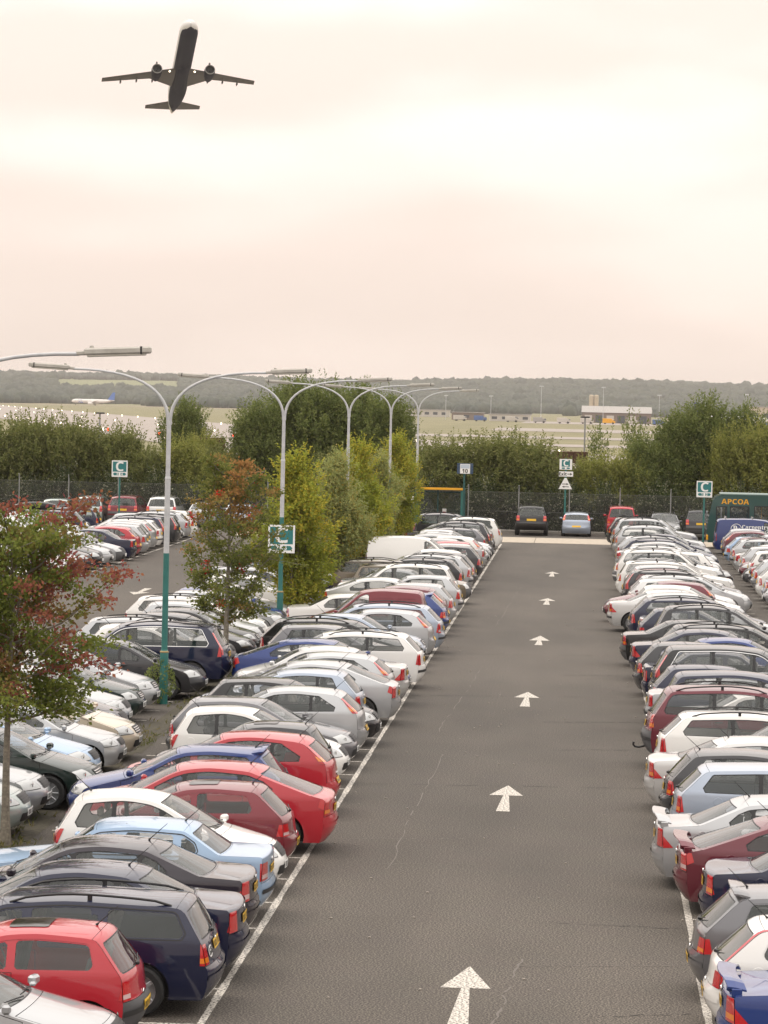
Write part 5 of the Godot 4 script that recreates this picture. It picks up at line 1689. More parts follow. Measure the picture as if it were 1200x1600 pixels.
	var mr := thing("round_mirror", "round white traffic mirror disc beside the bus shelter", "mirror", Vector3(-10.15, 0, -186.5))
	mb = MB.new()
	mb.tube([Vector3.ZERO, Vector3(0, 2.0, 0)], [.035], 8)
	part(mr, "pole", mb.done(), M.dark_green)
	mb = MB.new()
	mb.lathe([Vector2(.22, -.02), Vector2(.21, .02), Vector2(.001, .04)], Vector3(0, 1.86, .06), Basis(Vector3.RIGHT, PI / 2), 24)
	part(mr, "disc", mb.done(), M.sign_white)
	fence()
	bus()
	# short signs and boxes behind the hedge
	for q in [[-24.0, -202.0, 4.95, "left one, beside the pale bush"], [-1.05, -203.0, 4.6, "right one, above the exit sign"]]:
		var bx := thing("brick_box", "rusty brown slatted box on legs behind the hedge, %s" % q[3], "box", Vector3(q[0], 0, q[1]), .1, "rusty boxes behind the hedge")
		for k in 9:
			mb = MB.new()
			mb.box(Vector3(-.95 + k * .235, q[2] - .3, .6), Vector3(.2, .75, .05), .01)
			part(bx, "plank", mb.done(), M.rustwood)
		mb = MB.new()
		mb.box(Vector3(0, q[2] - .3, 0), Vector3(2.1, .7, 1.1), .02)
		part(bx, "case", mb.done(), M.rustwood)
		for s in [-.9, .9]:
			mb = MB.new()
			mb.box(Vector3(s, (q[2] - .6) * .5, 0), Vector3(.14, q[2] - .6, .14), .01)
			part(bx, "leg", mb.done(), M.rustwood)
	for q in [[-31.6, -206.0, 6.35, "at left above the willow shrubs"], [-.2, -207.0, 6.8, "above the exit sign"]]:
		var l := thing("field_lamp", "single dark lamp pole beyond the hedge, %s" % q[3], "lamp post", Vector3(q[0], 0, q[1]), 0, "lamp poles beyond the hedge")
		mb = MB.new()
		mb.tube([Vector3.ZERO, Vector3(0, q[2], 0)], [.06, .05], 8)
		part(l, "pole", mb.done(), M.steel)
		mb = MB.new()
		mb.box(Vector3(0, q[2] + .04, 0), Vector3(.62, .1, .35), .03)
		part(l, "head", mb.done(), M.strip)

func fence() -> void:
	var o := thing("wire_fence", "tall grey chain-link fence with steel posts along the back of the car park", "fence", Vector3(0, 0, -190.4))
	var mb := MB.new()
	var x0 := -52.0
	var x1 := 20.0
	var h := 2.35
	var n := 0
	var x := x0 - h
	while x < x1:
		for s in [-1.0, 1.0]:
			var a := Vector2(x, 0.05) if s > 0 else Vector2(x + h, 0.05)
			var b := Vector2(x + h, h) if s > 0 else Vector2(x, h)
			var d := (b - a).normalized()
			var q := Vector2(-d.y, d.x) * .004
			mb.flat(Vector3(a.x - q.x, a.y - q.y, 0), Vector3(a.x + q.x, a.y + q.y, 0), Vector3(b.x + q.x, b.y + q.y, 0), Vector3(b.x - q.x, b.y - q.y, 0), Vector3.BACK)
		x += .11
		n += 1
	for y in [.1, 1.2, 2.34]:
		mb.tube([Vector3(x0, y, .0), Vector3(x1, y, .0)], [.006], 4)
	part(o, "chain_link_mesh", mb.done(), M.wire).set_meta("kind", "stuff")
	for i in 25:
		mb = MB.new()
		var px := x0 + i * 3.0
		mb.tube([Vector3(px, 0, .04), Vector3(px, 2.45, .04), Vector3(px, 2.75, .2)], [.035, .035, .03], 8)
		part(o, "post", mb.done(), M.steel)

func bus() -> void:
	var o := thing("shuttle_bus", "dark green single-deck shuttle bus with yellow lettering behind the right-hand cars", "bus", Vector3(6.55, 0, -174.0))
	# its side faces the camera; the nose is at the left
	var L := 9.0
	var H := 2.95
	var W := 2.3
	var wins := []
	wins.append(PackedVector2Array([Vector2(.5, .55), Vector2(1.05, .55), Vector2(1.05, 2.3), Vector2(.5, 2.3)]))
	wins.append(PackedVector2Array([Vector2(1.25, .4), Vector2(2.25, .4), Vector2(2.25, 2.32), Vector2(1.25, 2.32)]))
	for k in 5: wins.append(PackedVector2Array([Vector2(2.55 + k * 1.3, 1.15), Vector2(3.72 + k * 1.3, 1.15), Vector2(3.72 + k * 1.3, 2.36), Vector2(2.55 + k * 1.3, 2.36)]))
	var prof := PackedVector2Array([Vector2(.06, .35), Vector2(0, 1.0), Vector2(.08, 1.7), Vector2(.28, 2.6), Vector2(.5, 2.86), Vector2(.8, H), Vector2(L - .3, H), Vector2(L, H - .25), Vector2(L, .35)])
	var mb := MB.new()
	var rest: Array = []
	for k in 18:
		rest.append_array(Geometry2D.intersect_polygons(prof, PackedVector2Array([Vector2(k * .5, 0), Vector2(k * .5 + .5, 0), Vector2(k * .5 + .5, 4), Vector2(k * .5, 4)])))
	for w in wins:
		var nr: Array = []
		for p in rest: nr.append_array(Geometry2D.clip_polygons(p, w))
		rest = nr
	for p in rest:
		if not Geometry2D.is_polygon_clockwise(p):
			mb.slab(p, Vector3(0, 0, 0), Vector3.RIGHT, Vector3.UP)
			mb.slab(p, Vector3(0, 0, -W), Vector3.RIGHT, Vector3.UP)
	for i in range(prof.size()):
		var a := prof[i]
		var b := prof[(i + 1) % prof.size()]
		if i == 1 or i == 2: continue
		var e := Vector2(b.y - a.y, a.x - b.x)
		mb.flat(Vector3(a.x, a.y, 0), Vector3(b.x, b.y, 0), Vector3(b.x, b.y, -W), Vector3(a.x, a.y, -W), Vector3(-e.x, -e.y, 0))
	part(o, "body", mb.done(), M.bus_green)
	mb = MB.new()
	mb.box(Vector3(4.6, H + .03, -W * .5), Vector3(7.8, .1, W - .2), .04)
	part(o, "roof_pod", mb.done(), mat(lin(.2, .26, .24), .5))
	mb = MB.new()
	mb.flat(Vector3(0, 1.0, 0), Vector3(.08, 1.7, 0), Vector3(.08, 1.7, -W), Vector3(0, 1.0, -W), Vector3.LEFT)
	mb.flat(Vector3(.08, 1.7, 0), Vector3(.28, 2.6, 0), Vector3(.28, 2.6, -W), Vector3(.08, 1.7, -W), Vector3.LEFT)
	part(o, "windscreen", mb.done(), M.glass)
	for w in wins:
		mb = MB.new()
		mb.slab(w, Vector3(0, 0, -.012), Vector3.RIGHT, Vector3.UP)
		part(o, "side_window", mb.done(), M.glass)
		mb = MB.new()
		mb.slab(w, Vector3(0, 0, -W + .012), Vector3.RIGHT, Vector3.UP)
		part(o, "side_window", mb.done(), M.glass)
		mb = MB.new()
		var r := bounds(w)
		for e in [[r.position.x, r.position.y, r.end.x, r.position.y], [r.position.x, r.end.y, r.end.x, r.end.y], [r.position.x, r.position.y, r.position.x, r.end.y], [r.end.x, r.position.y, r.end.x, r.end.y]]:
			mb.box(Vector3((e[0] + e[2]) * .5, (e[1] + e[3]) * .5, .006), Vector3(maxf(absf(e[2] - e[0]), .05), maxf(absf(e[3] - e[1]), .05), .02), .004)
		part(o, "window_seal", mb.done(), M.black)
	for k in 6:
		mb = MB.new()
		mb.box(Vector3(2.7 + k * 1.0, .95, -.5), Vector3(.45, .12, .85), .04)
		mb.box(Vector3(2.95 + k * 1.0, 1.3, -.5), Vector3(.1, .7, .85), .04)
		part(o, "seat", mb.done(), M.seat)
		mb = MB.new()
		mb.tube([Vector3(2.98 + k * 1.0, .5, -.95), Vector3(2.98 + k * 1.0, 2.4, -.95)], [.018], 6)
		part(o, "grab_pole", mb.done(), M.yellow)
	mb = MB.new()
	mb.box(Vector3(4.5, .5, -W * .5), Vector3(8.6, .15, W - .1), .02)
	part(o, "floor", mb.done(), M.under)
	for x in [2.0, 6.9]:
		for zz in [-.12, -W + .12]:
			var wh := Node3D.new()
			wh.name = "wheel"
			wh.transform = Transform3D(Basis.from_scale(Vector3.ONE * .44) * Basis(Vector3.RIGHT, PI / 2 if zz > -1 else -PI / 2), Vector3(x, .44, zz))
			o.add_child(wh, true)
			part(wh, "tyre", tyre_mesh, M.tyre)
			part(wh, "rim", rim_mesh, M.rim)
	part(o, "lettering", text_mesh("APCOA", .27, .006), M.yellow, Transform3D(Basis.from_scale(Vector3(1.2, 1, 1)), Vector3(1.5, 2.58, .006)))
	part(o, "lettering", text_mesh("C", .27, .006), M.yellow, Transform3D(Basis.IDENTITY, Vector3(4.12, 2.58, .006)))
	for s in [0.0, -W]:
		mb = MB.new()
		mb.box(Vector3(-.12, 2.1, s + (.14 if s == 0 else -.14)), Vector3(.1, .34, .2), .03)
		mb.tube([Vector3(.25, 2.5, s), Vector3(-.08, 2.4, s + (.14 if s == 0 else -.14)), Vector3(-.12, 2.2, s + (.14 if s == 0 else -.14))], [.018], 6)
		part(o, "mirror", mb.done(), M.black)
	mb = MB.new()
	mb.box(Vector3(.03, .62, .0), Vector3(.1, .28, .34), .02)
	part(o, "yellow_panel", mb.done(), M.yellow)
	# the lettered blue van in front of it
	var v := put_car("van", "deep-blue", Vector3(9.0, .004, -168.6), 0.0, "dark blue van with white Carpentry lettering and round emblem beside the bus", "", {"detail": 1, "grey_bumper": false, "smooth": true})
	var zf := .905
	part(v, "lettering", text_mesh("Carpentry", .2, .005, true, true), M.sign_white, Transform3D(Basis(Vector3.RIGHT, -.11), Vector3(-.15, 1.45, zf)))
	part(v, "lettering", text_mesh("& Construction", .2, .005, true, true), M.sign_white, Transform3D(Basis(Vector3.RIGHT, -.11), Vector3(.08, 1.2, zf + .02)))
	mb = MB.new()
	var rg := ring(Vector2.ZERO, .29, 28)
	var ri := ring(Vector2.ZERO, .265, 28)
	for k in 28:
		var l := (k + 1) % 28
		var bs := Basis(Vector3.RIGHT, -.11)
		var at := Vector3(-1.15, 1.33, zf + .01)
		mb.flat(at + bs * Vector3(rg[k].x, rg[k].y, 0), at + bs * Vector3(rg[l].x, rg[l].y, 0), at + bs * Vector3(ri[l].x, ri[l].y, 0), at + bs * Vector3(ri[k].x, ri[k].y, 0), Vector3.BACK)
	part(v, "emblem_ring", mb.done(), M.sign_white)
	part(v, "emblem_letter", text_mesh("P", .26, .005, true, true), M.sign_white, Transform3D(Basis(Vector3.RIGHT, -.11), Vector3(-1.22, 1.38, zf + .006)))
	part(v, "emblem_letter", text_mesh("Y", .26, .005, true, true), M.sign_white, Transform3D(Basis(Vector3.RIGHT, -.11), Vector3(-1.07, 1.26, zf + .016)))
	mb = MB.new()
	for x in [-1.7, -.3, .7]:
		mb.tube([Vector3(x, 1.97, -.72), Vector3(x, 1.97, .72)], [.018], 6)
		for s in [-.68, .68]: mb.box(Vector3(x, 1.9, s), Vector3(.05, .14, .05), .01)
	part(v, "roof_bars", mb.done(), M.chrome)
# ---------------------------------------------------------------- aeroplanes, airfield, hills
func airliner(label: String, called: String, xf: Transform3D, belly: Material, top: Material, fin_mat: Material, wing_mat: Material, gear: bool) -> Node3D:
	var o := thing(called, label, "aeroplane")
	o.transform = xf
	var L := 44.5
	var ringsn := 90
	var rad := func(f: float) -> float:
		if f < .11: return 2.05 * sqrt(clampf(1.0 - pow(1.0 - f / .11, 2.0), 0.0, 1.0)) if f > 0 else .02
		if f > .68: return maxf(.22, 2.05 * (1.0 - pow((f - .68) / .32, 1.7) * .9))
		return 2.05
	var lift := func(f: float) -> float: return 1.1 * pow(maxf(0, (f - .68) / .32), 1.6) - .45 * pow(maxf(0, 1.0 - f / .1), 2.0)
	var pos := func(f: float, a: float) -> Vector3:
		return Vector3(22.2 - f * L, lift.call(f) + rad.call(f) * cos(a), rad.call(f) * sin(a))
	# the dark belly panel starts behind the nose and ends before the tail cone
	for which in 2:
		var mb := MB.new()
		for i in ringsn:
			var f0: float = pow(i / float(ringsn), 1.25)
			var f1: float = pow((i + 1) / float(ringsn), 1.25)
			for k in 64:
				var a0 := TAU * k / 64
				var a1 := TAU * (k + 1) / 64
				var mid := (a0 + a1) * .5
				var down := absf(mid - PI) < (PI * .375) * sqrt(clampf((f0 - .003) * 22.0, 0, 1)) * clampf((.955 - f0) * 9.0, 0, 1)
				if down != (which == 0): continue
				var p := [pos.call(f0, a0), pos.call(f0, a1), pos.call(f1, a1), pos.call(f1, a0)]
				var nn := []
				for q in [[f0, a0], [f0, a1], [f1, a1], [f1, a0]]:
					var dr: float = (rad.call(q[0] + .004) - rad.call(q[0] - .004)) / (.008 * L)
					nn.append(Vector3(dr, cos(q[1]), sin(q[1])).normalized())
				mb.quad(p[0], p[1], p[2], p[3], nn[0], nn[1], nn[2], nn[3])
		part(o, "belly" if which == 0 else "upper_fuselage", mb.done(), belly if which == 0 else top)
	var mb2 := MB.new()
	mb2.tube([Vector3(5.5, -1.3, 0), Vector3(3.5, -1.55, 0), Vector3(-5, -1.6, 0), Vector3(-7.5, -1.3, 0)], [.6, 1.25, 1.25, .6], 16)
	part(o, "wing_fairing", mb2.done(), belly)
	var wing := func(root: Vector3, tip: Vector3, c0: float, c1: float, th: float) -> Mesh:
		var w := MB.new()
		var sec := [Vector2(0, 0), Vector2(.06, .5), Vector2(.3, 1.0), Vector2(.65, .65), Vector2(1, 0.03), Vector2(.65, -.35), Vector2(.3, -.6), Vector2(.06, -.4)]
		var n := 6
		for i in n:
			for k in sec.size():
				var l := (k + 1) % sec.size()
				var q := func(f: float, s: Vector2) -> Vector3:
					var ch := lerpf(c0, c1, f) if th < .11 else (lerpf(c0, c1 * 1.75, f / .34) if f < .34 else lerpf(c1 * 1.75, c1, (f - .34) / .66))
					return root.lerp(tip, f) + Vector3(-s.x * ch, s.y * ch * th * .5, 0)
				var f0 := i / float(n)
				var f1 := (i + 1) / float(n)
				w.flat(q.call(f0, sec[k]), q.call(f0, sec[l]), q.call(f1, sec[l]), q.call(f1, sec[k]), Vector3(.3 - sec[k].x * .3, (sec[k].y + sec[l].y), 0))
		var e := []
		for s in sec: e.append(tip + Vector3(-s.x * c1, s.y * c1 * th * .5, 0))
		for k in range(1, sec.size() - 1): w.flat3(e[0], e[k], e[k + 1], tip - root)
		return w.done()
	for s in [-1.0, 1.0]:
		part(o, "wing", wing.call(Vector3(3.2, -1.15, s * 1.5), Vector3(-5.6, .75, s * 17.0), 8.8, 1.9, .12), wing_mat)
		part(o, "tailplane", wing.call(Vector3(-15.9, .8, s * .5), Vector3(-19.4, 1.4, s * 6.2), 4.4, 1.7, .09), wing_mat)
		var en := Node3D.new()
		en.name = "engine"
		en.position = Vector3(5.2, -2.35, s * 5.8)
		o.add_child(en, true)
		var mb := MB.new()
		var turn := Basis(Vector3.BACK, -PI / 2)
		mb.lathe([Vector2(.5, -5.2), Vector2(.85, -4.2), Vector2(1.12, -2.6), Vector2(1.2, -1.0), Vector2(1.14, -.2)], Vector3.ZERO, turn, 26)
		part(en, "nacelle", mb.done(), belly)
		mb = MB.new()
		mb.lathe([Vector2(1.14, -.2), Vector2(1.08, .02), Vector2(1.0, -.05), Vector2(.97, -.3)], Vector3.ZERO, turn, 26)
		part(en, "intake_lip", mb.done(), M.steel)
		mb = MB.new()
		mb.lathe([Vector2(.97, -.3), Vector2(.96, -1.1), Vector2(.3, -1.05), Vector2(.02, -.55)], Vector3.ZERO, turn, 26)
		part(en, "fan", mb.done(), M.black)
		mb = MB.new()
		mb.box(Vector3(-2.6, 1.45, 0), Vector3(4.4, .9, .35), .1)
		part(en, "pylon", mb.done(), wing_mat)
		for f in [.3, .52, .74]:
			mb = MB.new()
			var c: Vector3 = Vector3(3.2, -1.15, s * 1.5).lerp(Vector3(-5.6, .75, s * 17.0), f)
			var ch: float = lerpf(8.8, 3.3, f / .34) if f < .34 else lerpf(3.3, 1.9, (f - .34) / .66)
			mb.tube([c + Vector3(-ch + 1.1, -.12, 0), c + Vector3(-ch + .1, -.42, 0), c + Vector3(-ch - 1.0, -.3, 0)], [.08, .24, .04], 8)
			part(o, "flap_fairing", mb.done(), wing_mat)
		if not gear:
			mb = MB.new()
			mb.lathe([Vector2(.001, .14), Vector2(.16, .1), Vector2(.2, 0)], Vector3(2.0, -1.35, s * 2.75), turn, 12)
			part(o, "landing_light", mb.done(), M.beam)
		else:
			mb = MB.new()
			mb.tube([Vector3(-2, -1.5, s * 3.4), Vector3(-2, -4.0, s * 3.4)], [.18], 8)
			for q in [-.7, .7]: mb.lathe([Vector2(.01, -.3), Vector2(.5, -.3), Vector2(.5, .3), Vector2(.01, .3)], Vector3(-2 + q, -3.9, s * 3.4), Basis(Vector3.RIGHT, PI / 2), 14)
			part(o, "landing_gear", mb.done(), M.black)
	var fin := MB.new()
	var fp := PackedVector2Array([Vector2(-15.0, 1.7), Vector2(-20.3, 9.4), Vector2(-22.9, 9.4), Vector2(-22.2, 1.6)])
	fin.slab(fp, Vector3(0, 0, .17), Vector3.RIGHT, Vector3.UP, .34)
	part(o, "fin", fin.done(), fin_mat)
	if gear:
		var mb := MB.new()
		mb.tube([Vector3(18, -1.3, 0), Vector3(18, -3.9, 0)], [.15], 8)
		mb.lathe([Vector2(.01, -.3), Vector2(.45, -.3), Vector2(.45, .3), Vector2(.01, .3)], Vector3(18, -3.95, 0), Basis(Vector3.RIGHT, PI / 2), 14)
		part(o, "landing_gear", mb.done(), M.black)
	return o

func fall(z: float) -> float:  # the airfield drops gently away from the car park
	return -maxf(0.0, -z - 215.0) * .0011

func sheet(pts: Array, rise: float, steps := 1) -> ArrayMesh:
	# quads laid on the falling ground: pairs of (x, z) left and right
	var mb := MB.new()
	for i in pts.size() - 1:
		var a: Array = pts[i]
		var b: Array = pts[i + 1]
		for k in steps:
			var f0 := k / float(steps)
			var f1 := (k + 1) / float(steps)
			var q := []
			for g in [f0, f1]:
				for s in 2:
					var v: Vector2 = a[s].lerp(b[s], g)
					q.append(Vector3(v.x, fall(v.y) + rise, v.y))
			mb.flat(q[0], q[1], q[3], q[2], Vector3.UP)
	return mb.done()

func airfield() -> void:
	var grass := tri_mat(noise_tex(41, .012, lin(.14, .13, .06), lin(.22, .195, .1), 512, 5), 160.0, 1.0)
	var pave := tri_mat(noise_tex(42, .02, lin(.24, .205, .18), lin(.33, .285, .25), 512, 4), 60.0, .8)
	M.beam = glow(Color(1, .93, .8), 5.0)
	M.beam_red = glow(Color(1, .25, .12), 5.0)
	# grass from the fence to the foot of the hills
	setting("airfield_grass", sheet([[Vector2(-4200, -6500), Vector2(4200, -6500)], [Vector2(-1800, -3000), Vector2(1800, -3000)], [Vector2(-700, -1000), Vector2(700, -1000)], [Vector2(-400, -216), Vector2(400, -216)]], -.03, 12), grass)
	var dirn := Vector2(.237, .9715)
	var side := Vector2(dirn.y, -dirn.x)
	var mid := Vector2(-150, -995)
	setting("runway", sheet([[mid - dirn * 2600 - side * 34, mid - dirn * 2600 + side * 34], [mid + dirn * 720 - side * 34, mid + dirn * 720 + side * 34]], .05, 30), pave)
	var strips := [[-1610, -1420, "taxiway"], [-1090, -960, "taxiway"], [-800, -745, "taxiway"], [-640, -600, "perimeter_road"], [-420, -405, "perimeter_road"]]
	for s in strips:
		setting(s[2], sheet([[Vector2(-60 if s[0] > -1000 else -30, s[0]), Vector2(900, s[0])], [Vector2(-60 if s[0] > -1000 else -30, s[1]), Vector2(900, s[1])]], .03, 2), pave)
	setting("taxiway", sheet([[Vector2(-700, -2690), Vector2(-80, -2690)], [Vector2(-700, -2600), Vector2(-80, -2600)]], .06, 2), tri_mat(noise_tex(47, .03, lin(.25, .19, .14), lin(.36, .28, .2), 256, 3), 60.0, .9))
	# runway lamps
	var bulb := MB.new()
	bulb.lathe([Vector2(.001, .5), Vector2(.2, .42), Vector2(.27, .25), Vector2(.2, .08), Vector2(.16, -.3)], Vector3.ZERO, Basis.IDENTITY, 10)
	var bm := bulb.done()
	var n := 0
	for lane in 3:
		for k in 30:
			var d: float = -1250.0 + k * 62.0 + lane * 17.0
			var q: Vector2 = mid + dirn * d + side * [-28.0, 27.0, 0.0][lane]
			if lane == 2 and k % 2: continue
			var l := thing("runway_lamp", "small glowing white lamp in the line of lights along the runway", "lamp", Vector3(q.x, fall(q.y) + .25, q.y), 0, "runway lamps")
			l.scale = Vector3.ONE * (.75 if lane < 2 else .5)
			part(l, "bulb", bm, M.beam)
	for q in [[-104.0, -690.0], [-71.0, -640.0], [-86, -640]]:
		var l := thing("red_runway_lamp", "small glowing red lamp beside the near end of the runway", "lamp", Vector3(q[0], fall(q[1]) + .2, q[1]), 0, "red runway lamps")
		part(l, "bulb", bm, M.beam_red)
	airfield_buildings()
	hills(grass)

func airfield_buildings() -> void:
	var wall := mat(lin(.2, .155, .13), .8)
	var pale := mat(lin(.5, .46, .41), .7)
	var roof := mat(lin(.32, .3, .28), .7)
	var tan := mat(lin(.5, .42, .32), .8)
	var dark := mat(lin(.05, .06, .07), .3)
	# hangar: x, z, width, depth, height
	var g := fall(-1590)
	var h := thing("hangar", "low hangar with pale pitched roof and brown walls on the airfield, beside two silos", "hangar", Vector3(14, g, -1600))
	var mb := MB.new()
	mb.box(Vector3(0, 2.6, 0), Vector3(34, 5.2, 24), .1)
	part(h, "wall", mb.done(), wall)
	mb = MB.new()
	mb.slab(PackedVector2Array([Vector2(-12.6, 5.2), Vector2(12.6, 5.2), Vector2(0, 8.4)]), Vector3(-17.4, 0, 0), Vector3.BACK, Vector3.UP)
	mb.flat(Vector3(-17.4, 5.2, 12.6), Vector3(17.4, 5.2, 12.6), Vector3(17.4, 8.4, 0), Vector3(-17.4, 8.4, 0), Vector3(0, 1, 1))
	mb.flat(Vector3(-17.4, 5.2, -12.6), Vector3(17.4, 5.2, -12.6), Vector3(17.4, 8.4, 0), Vector3(-17.4, 8.4, 0), Vector3(0, 1, -1))
	part(h, "roof", mb.done(), roof)
	mb = MB.new()
	mb.slab(PackedVector2Array([Vector2(-12.6, 0), Vector2(12.6, 0), Vector2(12.6, 5.2), Vector2(0, 8.3), Vector2(-12.6, 5.2)]), Vector3(-17.45, 0, 0), Vector3.BACK, Vector3.UP)
	part(h, "gable", mb.done(), pale)
	for k in 6:
		mb = MB.new()
		mb.box(Vector3(-14 + k * 5.4, 2.0, 12.1), Vector3(3.6, 3.6, .3), .05)
		part(h, "door", mb.done(), dark if k % 2 else pale)
	var silo := [[1.4, "left"], [3.9, "right"]]
	for s in silo:
		var t := thing("silo", "tall cream silo behind the hangar roof, %s of the pair" % s[1], "silo", Vector3(s[0], g, -1640), 0, "twin silos")
		mb = MB.new()
		mb.lathe([Vector2(1.15, 0), Vector2(1.15, 13.6), Vector2(.8, 14.0), Vector2(.01, 14.1)], Vector3.ZERO, Basis.IDENTITY, 20)
		part(t, "drum", mb.done(), tan)
		mb = MB.new()
		mb.lathe([Vector2(1.2, 12.8), Vector2(1.24, 12.9), Vector2(1.2, 13.0)], Vector3.ZERO, Basis.IDENTITY, 20)
		part(t, "rim", mb.done(), pale)
	var blocks := [[52, -1620, 22, 5, "brown flat shed right of the hangar", wall], [92, -1500, 34, 9.5, "tan terminal block at the right behind the trees", tan], [-38, -1560, 20, 3.2, "low pale shed left of the hangar", pale], [-60, -1600, 16, 3.6, "long brown hut at the far left of the sheds", wall], [-100, -1900, 36, 4, "low white shed far across the airfield", pale], [-190, -2200, 30, 4, "low grey shed near the woods across the airfield", roof]]
	for b in blocks:
		var o := thing("airfield_building", b[4], "building", Vector3(b[0], fall(b[1]), b[1]), 0, "airfield buildings")
		mb = MB.new()
		mb.box(Vector3(0, b[3] * .5, 0), Vector3(b[2], b[3], 10), .05)
		part(o, "wall", mb.done(), b[5])
		mb = MB.new()
		mb.box(Vector3(0, b[3] + .15, 0), Vector3(b[2] + .8, .35, 10.8), .05)
		part(o, "roof", mb.done(), roof)
		for k in int(b[2] / 5.0):
			mb = MB.new()
			mb.box(Vector3(-b[2] * .5 + 2.5 + k * 5.0, b[3] * .5, 5.02), Vector3(2.6, b[3] * .4, .1), .02)
			part(o, "window", mb.done(), dark)
	var r := RandomNumberGenerator.new()
	r.seed = 77
	var vcol := [["white", pale], ["blue", mat(lin(.06, .12, .3), .5)], ["yellow", M.yellow], ["grey", roof]]
	for i in 15:
		var x := -58.0 + i * 11.0 + r.randf_range(-3, 3)
		var z := -1480.0 + r.randf_range(-30, 40)
		var c: Array = vcol[[0, 1, 0, 3, 0, 0, 2, 0, 1, 0, 3, 0, 0, 1, 0][i]]
		var o := thing("service_vehicle", "small %s airfield service truck, %s from the left in the line by the hangar" % [c[0], ordinal(i)], "truck", Vector3(x, fall(z), z), r.randf_range(-.3, .3), "airfield service trucks")
		mb = MB.new()
		mb.box(Vector3(-.8, 1.6, 0), Vector3(4.4, 2.1, 2.2), .1)
		part(o, "box_body", mb.done(), c[1])
		mb = MB.new()
		mb.box(Vector3(2.2, 1.3, 0), Vector3(1.5, 1.6, 2.1), .25)
		part(o, "cab", mb.done(), c[1])
		mb = MB.new()
		mb.box(Vector3(2.5, 1.75, 0), Vector3(1.0, .5, 2.14), .1)
		part(o, "cab_window", mb.done(), dark)
		for wx in [-1.8, 1.9]:
			mb = MB.new()
			mb.lathe([Vector2(.01, -1.05), Vector2(.5, -1.05), Vector2(.5, 1.05), Vector2(.01, 1.05)], Vector3(wx, .5, 0), Basis(Vector3.RIGHT, PI / 2), 12)
			part(o, "wheel", mb.done(), M.black)
	for i in 8:
		var x := -70.0 + i * 25.0 + r.randf_range(-4, 4)
		var z := -1540.0 + r.randf_range(-80, 80)
		var o := thing("light_mast", "thin tall grey light mast on the airfield, %s from the left" % ordinal(i), "mast", Vector3(x, fall(z), z), 0, "airfield light masts")
		mb = MB.new()
		var mh := r.randf_range(11, 19)
		mb.tube([Vector3.ZERO, Vector3(0, mh, 0)], [.16, .1], 6)
		part(o, "pole", mb.done(), M.galv)
		mb = MB.new()
		mb.box(Vector3(0, mh, 0), Vector3(2.0, .5, .6), .05)
		part(o, "head", mb.done(), M.galv)
	# parked tail behind the right-hand trees, and the airliner on the far taxiway
	var blue := mat(lin(.05, .14, .42), .4)
	var whitep := mat(lin(.72, .7, .67), .4)
	var far := airliner("white airliner with blue tail rolling on the far side of the airfield", "taxiing_airliner", Transform3D(Basis(Vector3.UP, PI + .12).scaled(Vector3.ONE * .8), Vector3(-411, fall(-2640) + 3.55, -2640)), whitep, whitep, blue, whitep, true)
	part(far, "lettering", text_mesh("XL", 3.2, .05), blue, Transform3D(Basis(Vector3.UP, PI), Vector3(12.5, -.3, -1.95)))
	airliner("airliner with dark blue tail behind the tallest right-hand trees", "parked_airliner", Transform3D(Basis(Vector3.UP, .25).scaled(Vector3.ONE * .8), Vector3(66, fall(-1480) + 3.55, -1480)), whitep, whitep, mat(lin(.03, .04, .2), .4), whitep, true)

func ridge(x: float) -> float:
	# height of the far ridge above the camera's level, metres
	var s := x / 1000.0
	return 33.0 + 9.0 * sin(s * 2.2 + 2.2) + 5.0 * sin(s * 5.3 + .6) + 4.0 * s

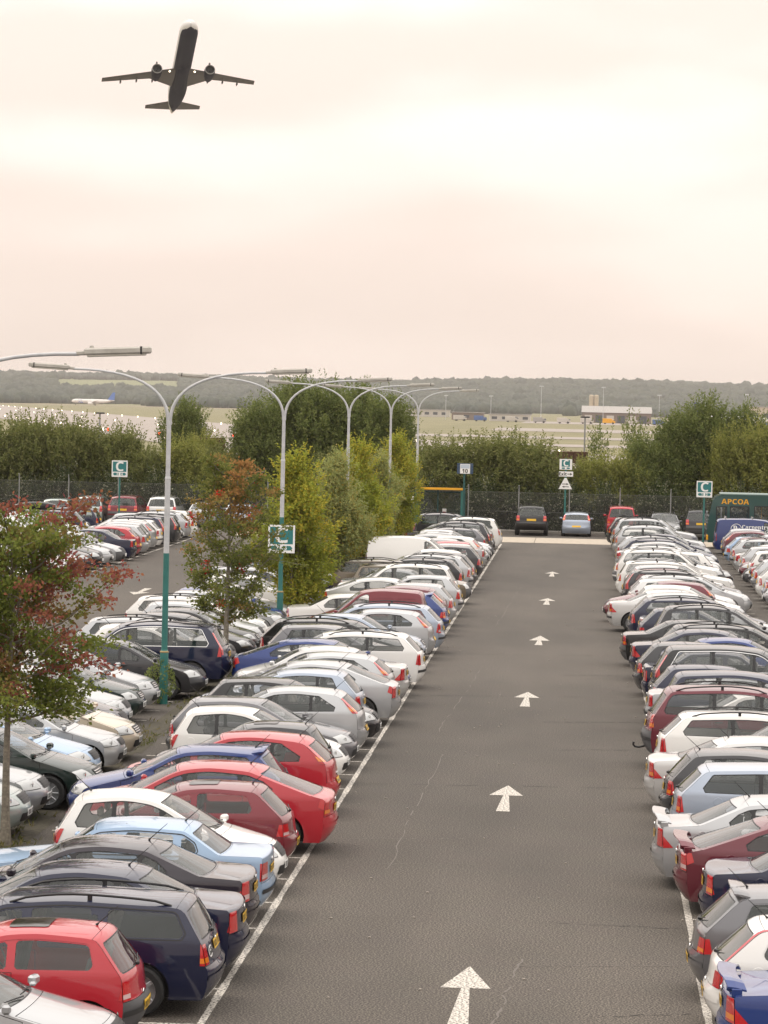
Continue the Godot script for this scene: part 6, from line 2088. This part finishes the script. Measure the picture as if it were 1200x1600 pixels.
func hills(grass: Material) -> void:
	var f := FastNoiseLite.new()
	f.seed = 9
	f.frequency = .002
	var height := func(x: float, z: float) -> float:
		var t := clampf((-z - 3100.0) / 2700.0, 0, 1)
		var e := t * t * (3 - 2 * t)
		return lerpf(fall(z) - .2, ridge(x) - 3.0, e) + f.get_noise_2d(x, z) * 6.0 * e
	var mb := MB.new()
	var nx := 70
	var nz := 24
	var P := []
	for j in nz + 1:
		var row := []
		for i in nx + 1:
			var z := -3000.0 - j * (4200.0 / nz)
			var x := -2600.0 + i * (4700.0 / nx)
			row.append(Vector3(x, height.call(x, z) if j > 0 else fall(z) - .6, z))
		P.append(row)
	for j in nz:
		for i in nx: mb.flat(P[j][i], P[j][i + 1], P[j + 1][i + 1], P[j + 1][i], Vector3.UP)
	setting("hills", mb.done(), tri_mat(noise_tex(51, .01, lin(.12, .135, .055), lin(.2, .21, .09), 256, 3), 500.0, 1.0))
	# woods: crowns that read as one mass
	var r := RandomNumberGenerator.new()
	r.seed = 21
	var crowns := []
	for v in 2:
		var cm := MB.new()
		var nf := FastNoiseLite.new()
		nf.seed = 60 + v
		nf.frequency = .55
		var rows := 8
		var cols := 12
		var at := func(j: int, i: int) -> Vector3:
			var th := PI * j / rows
			var ph := TAU * (i % cols) / cols
			var d := Vector3(sin(th) * cos(ph), cos(th), sin(th) * sin(ph))
			return d * Vector3(1, 1.15, 1) * (1.0 + .5 * nf.get_noise_3dv(d * 3.0))
		for j in rows:
			for i in cols:
				var p := [at.call(j, i), at.call(j, i + 1), at.call(j + 1, i + 1), at.call(j + 1, i)]
				cm.quad(p[0], p[1], p[2], p[3], p[0].normalized(), p[1].normalized(), p[2].normalized(), p[3].normalized())
		crowns.append(cm.done())
	var lists := [[], []]
	var cols := [[], []]
	for i in 34000:
		var z := -r.randf_range(2750, 6000)
		var x := r.randf_range(-.26, .13) * -z
		# open fields: bands left free of trees
		var g := f.get_noise_2d(x * 1.6 + 400, z * .9)
		var clear := false
		if x > -.168 * -z and x < -.128 * -z and z < -4200 and z > -5350: clear = true
		if z > -3250 and f.get_noise_2d(x * 3.0, 50) < -.05 and z < -2950: clear = true
		if z > -2950 and f.get_noise_2d(x * 4.0, 900) < .12: clear = true
		if z < -3350 and z > -4400 and g > .3: clear = true
		if clear: continue
		var y: float = height.call(x, z) if z < -3000 else fall(z)
		var rr := r.randf_range(4.2, 7.0) * (1.0 if z < -3600 else .8)
		if r.randf() < .02: rr *= 1.35
		var k := i % 2
		lists[k].append(Transform3D(Basis(Vector3.UP, r.randf() * TAU).scaled(Vector3(rr, rr * r.randf_range(.8, 1.1), rr)), Vector3(x, y + rr * .55, z)))
		var c := Color(.03, .045, .036).lerp(Color(.06, .074, .05), r.randf())
		cols[k].append(c)
	for k in 2:
		var mm := MultiMesh.new()
		mm.transform_format = MultiMesh.TRANSFORM_3D
		mm.use_colors = true
		mm.mesh = crowns[k]
		mm.instance_count = lists[k].size()
		for i in lists[k].size():
			mm.set_instance_transform(i, lists[k][i])
			mm.set_instance_color(i, cols[k][i])
		var mi := MultiMeshInstance3D.new()
		mi.name = numbered("woodland")
		mi.multimesh = mm
		mi.material_override = M.wood
		add_child(mi)
		meta(mi, "distant woodland covering the hills, %s" % ["paler crowns", "darker crowns"][k], "woodland", "", "stuff")
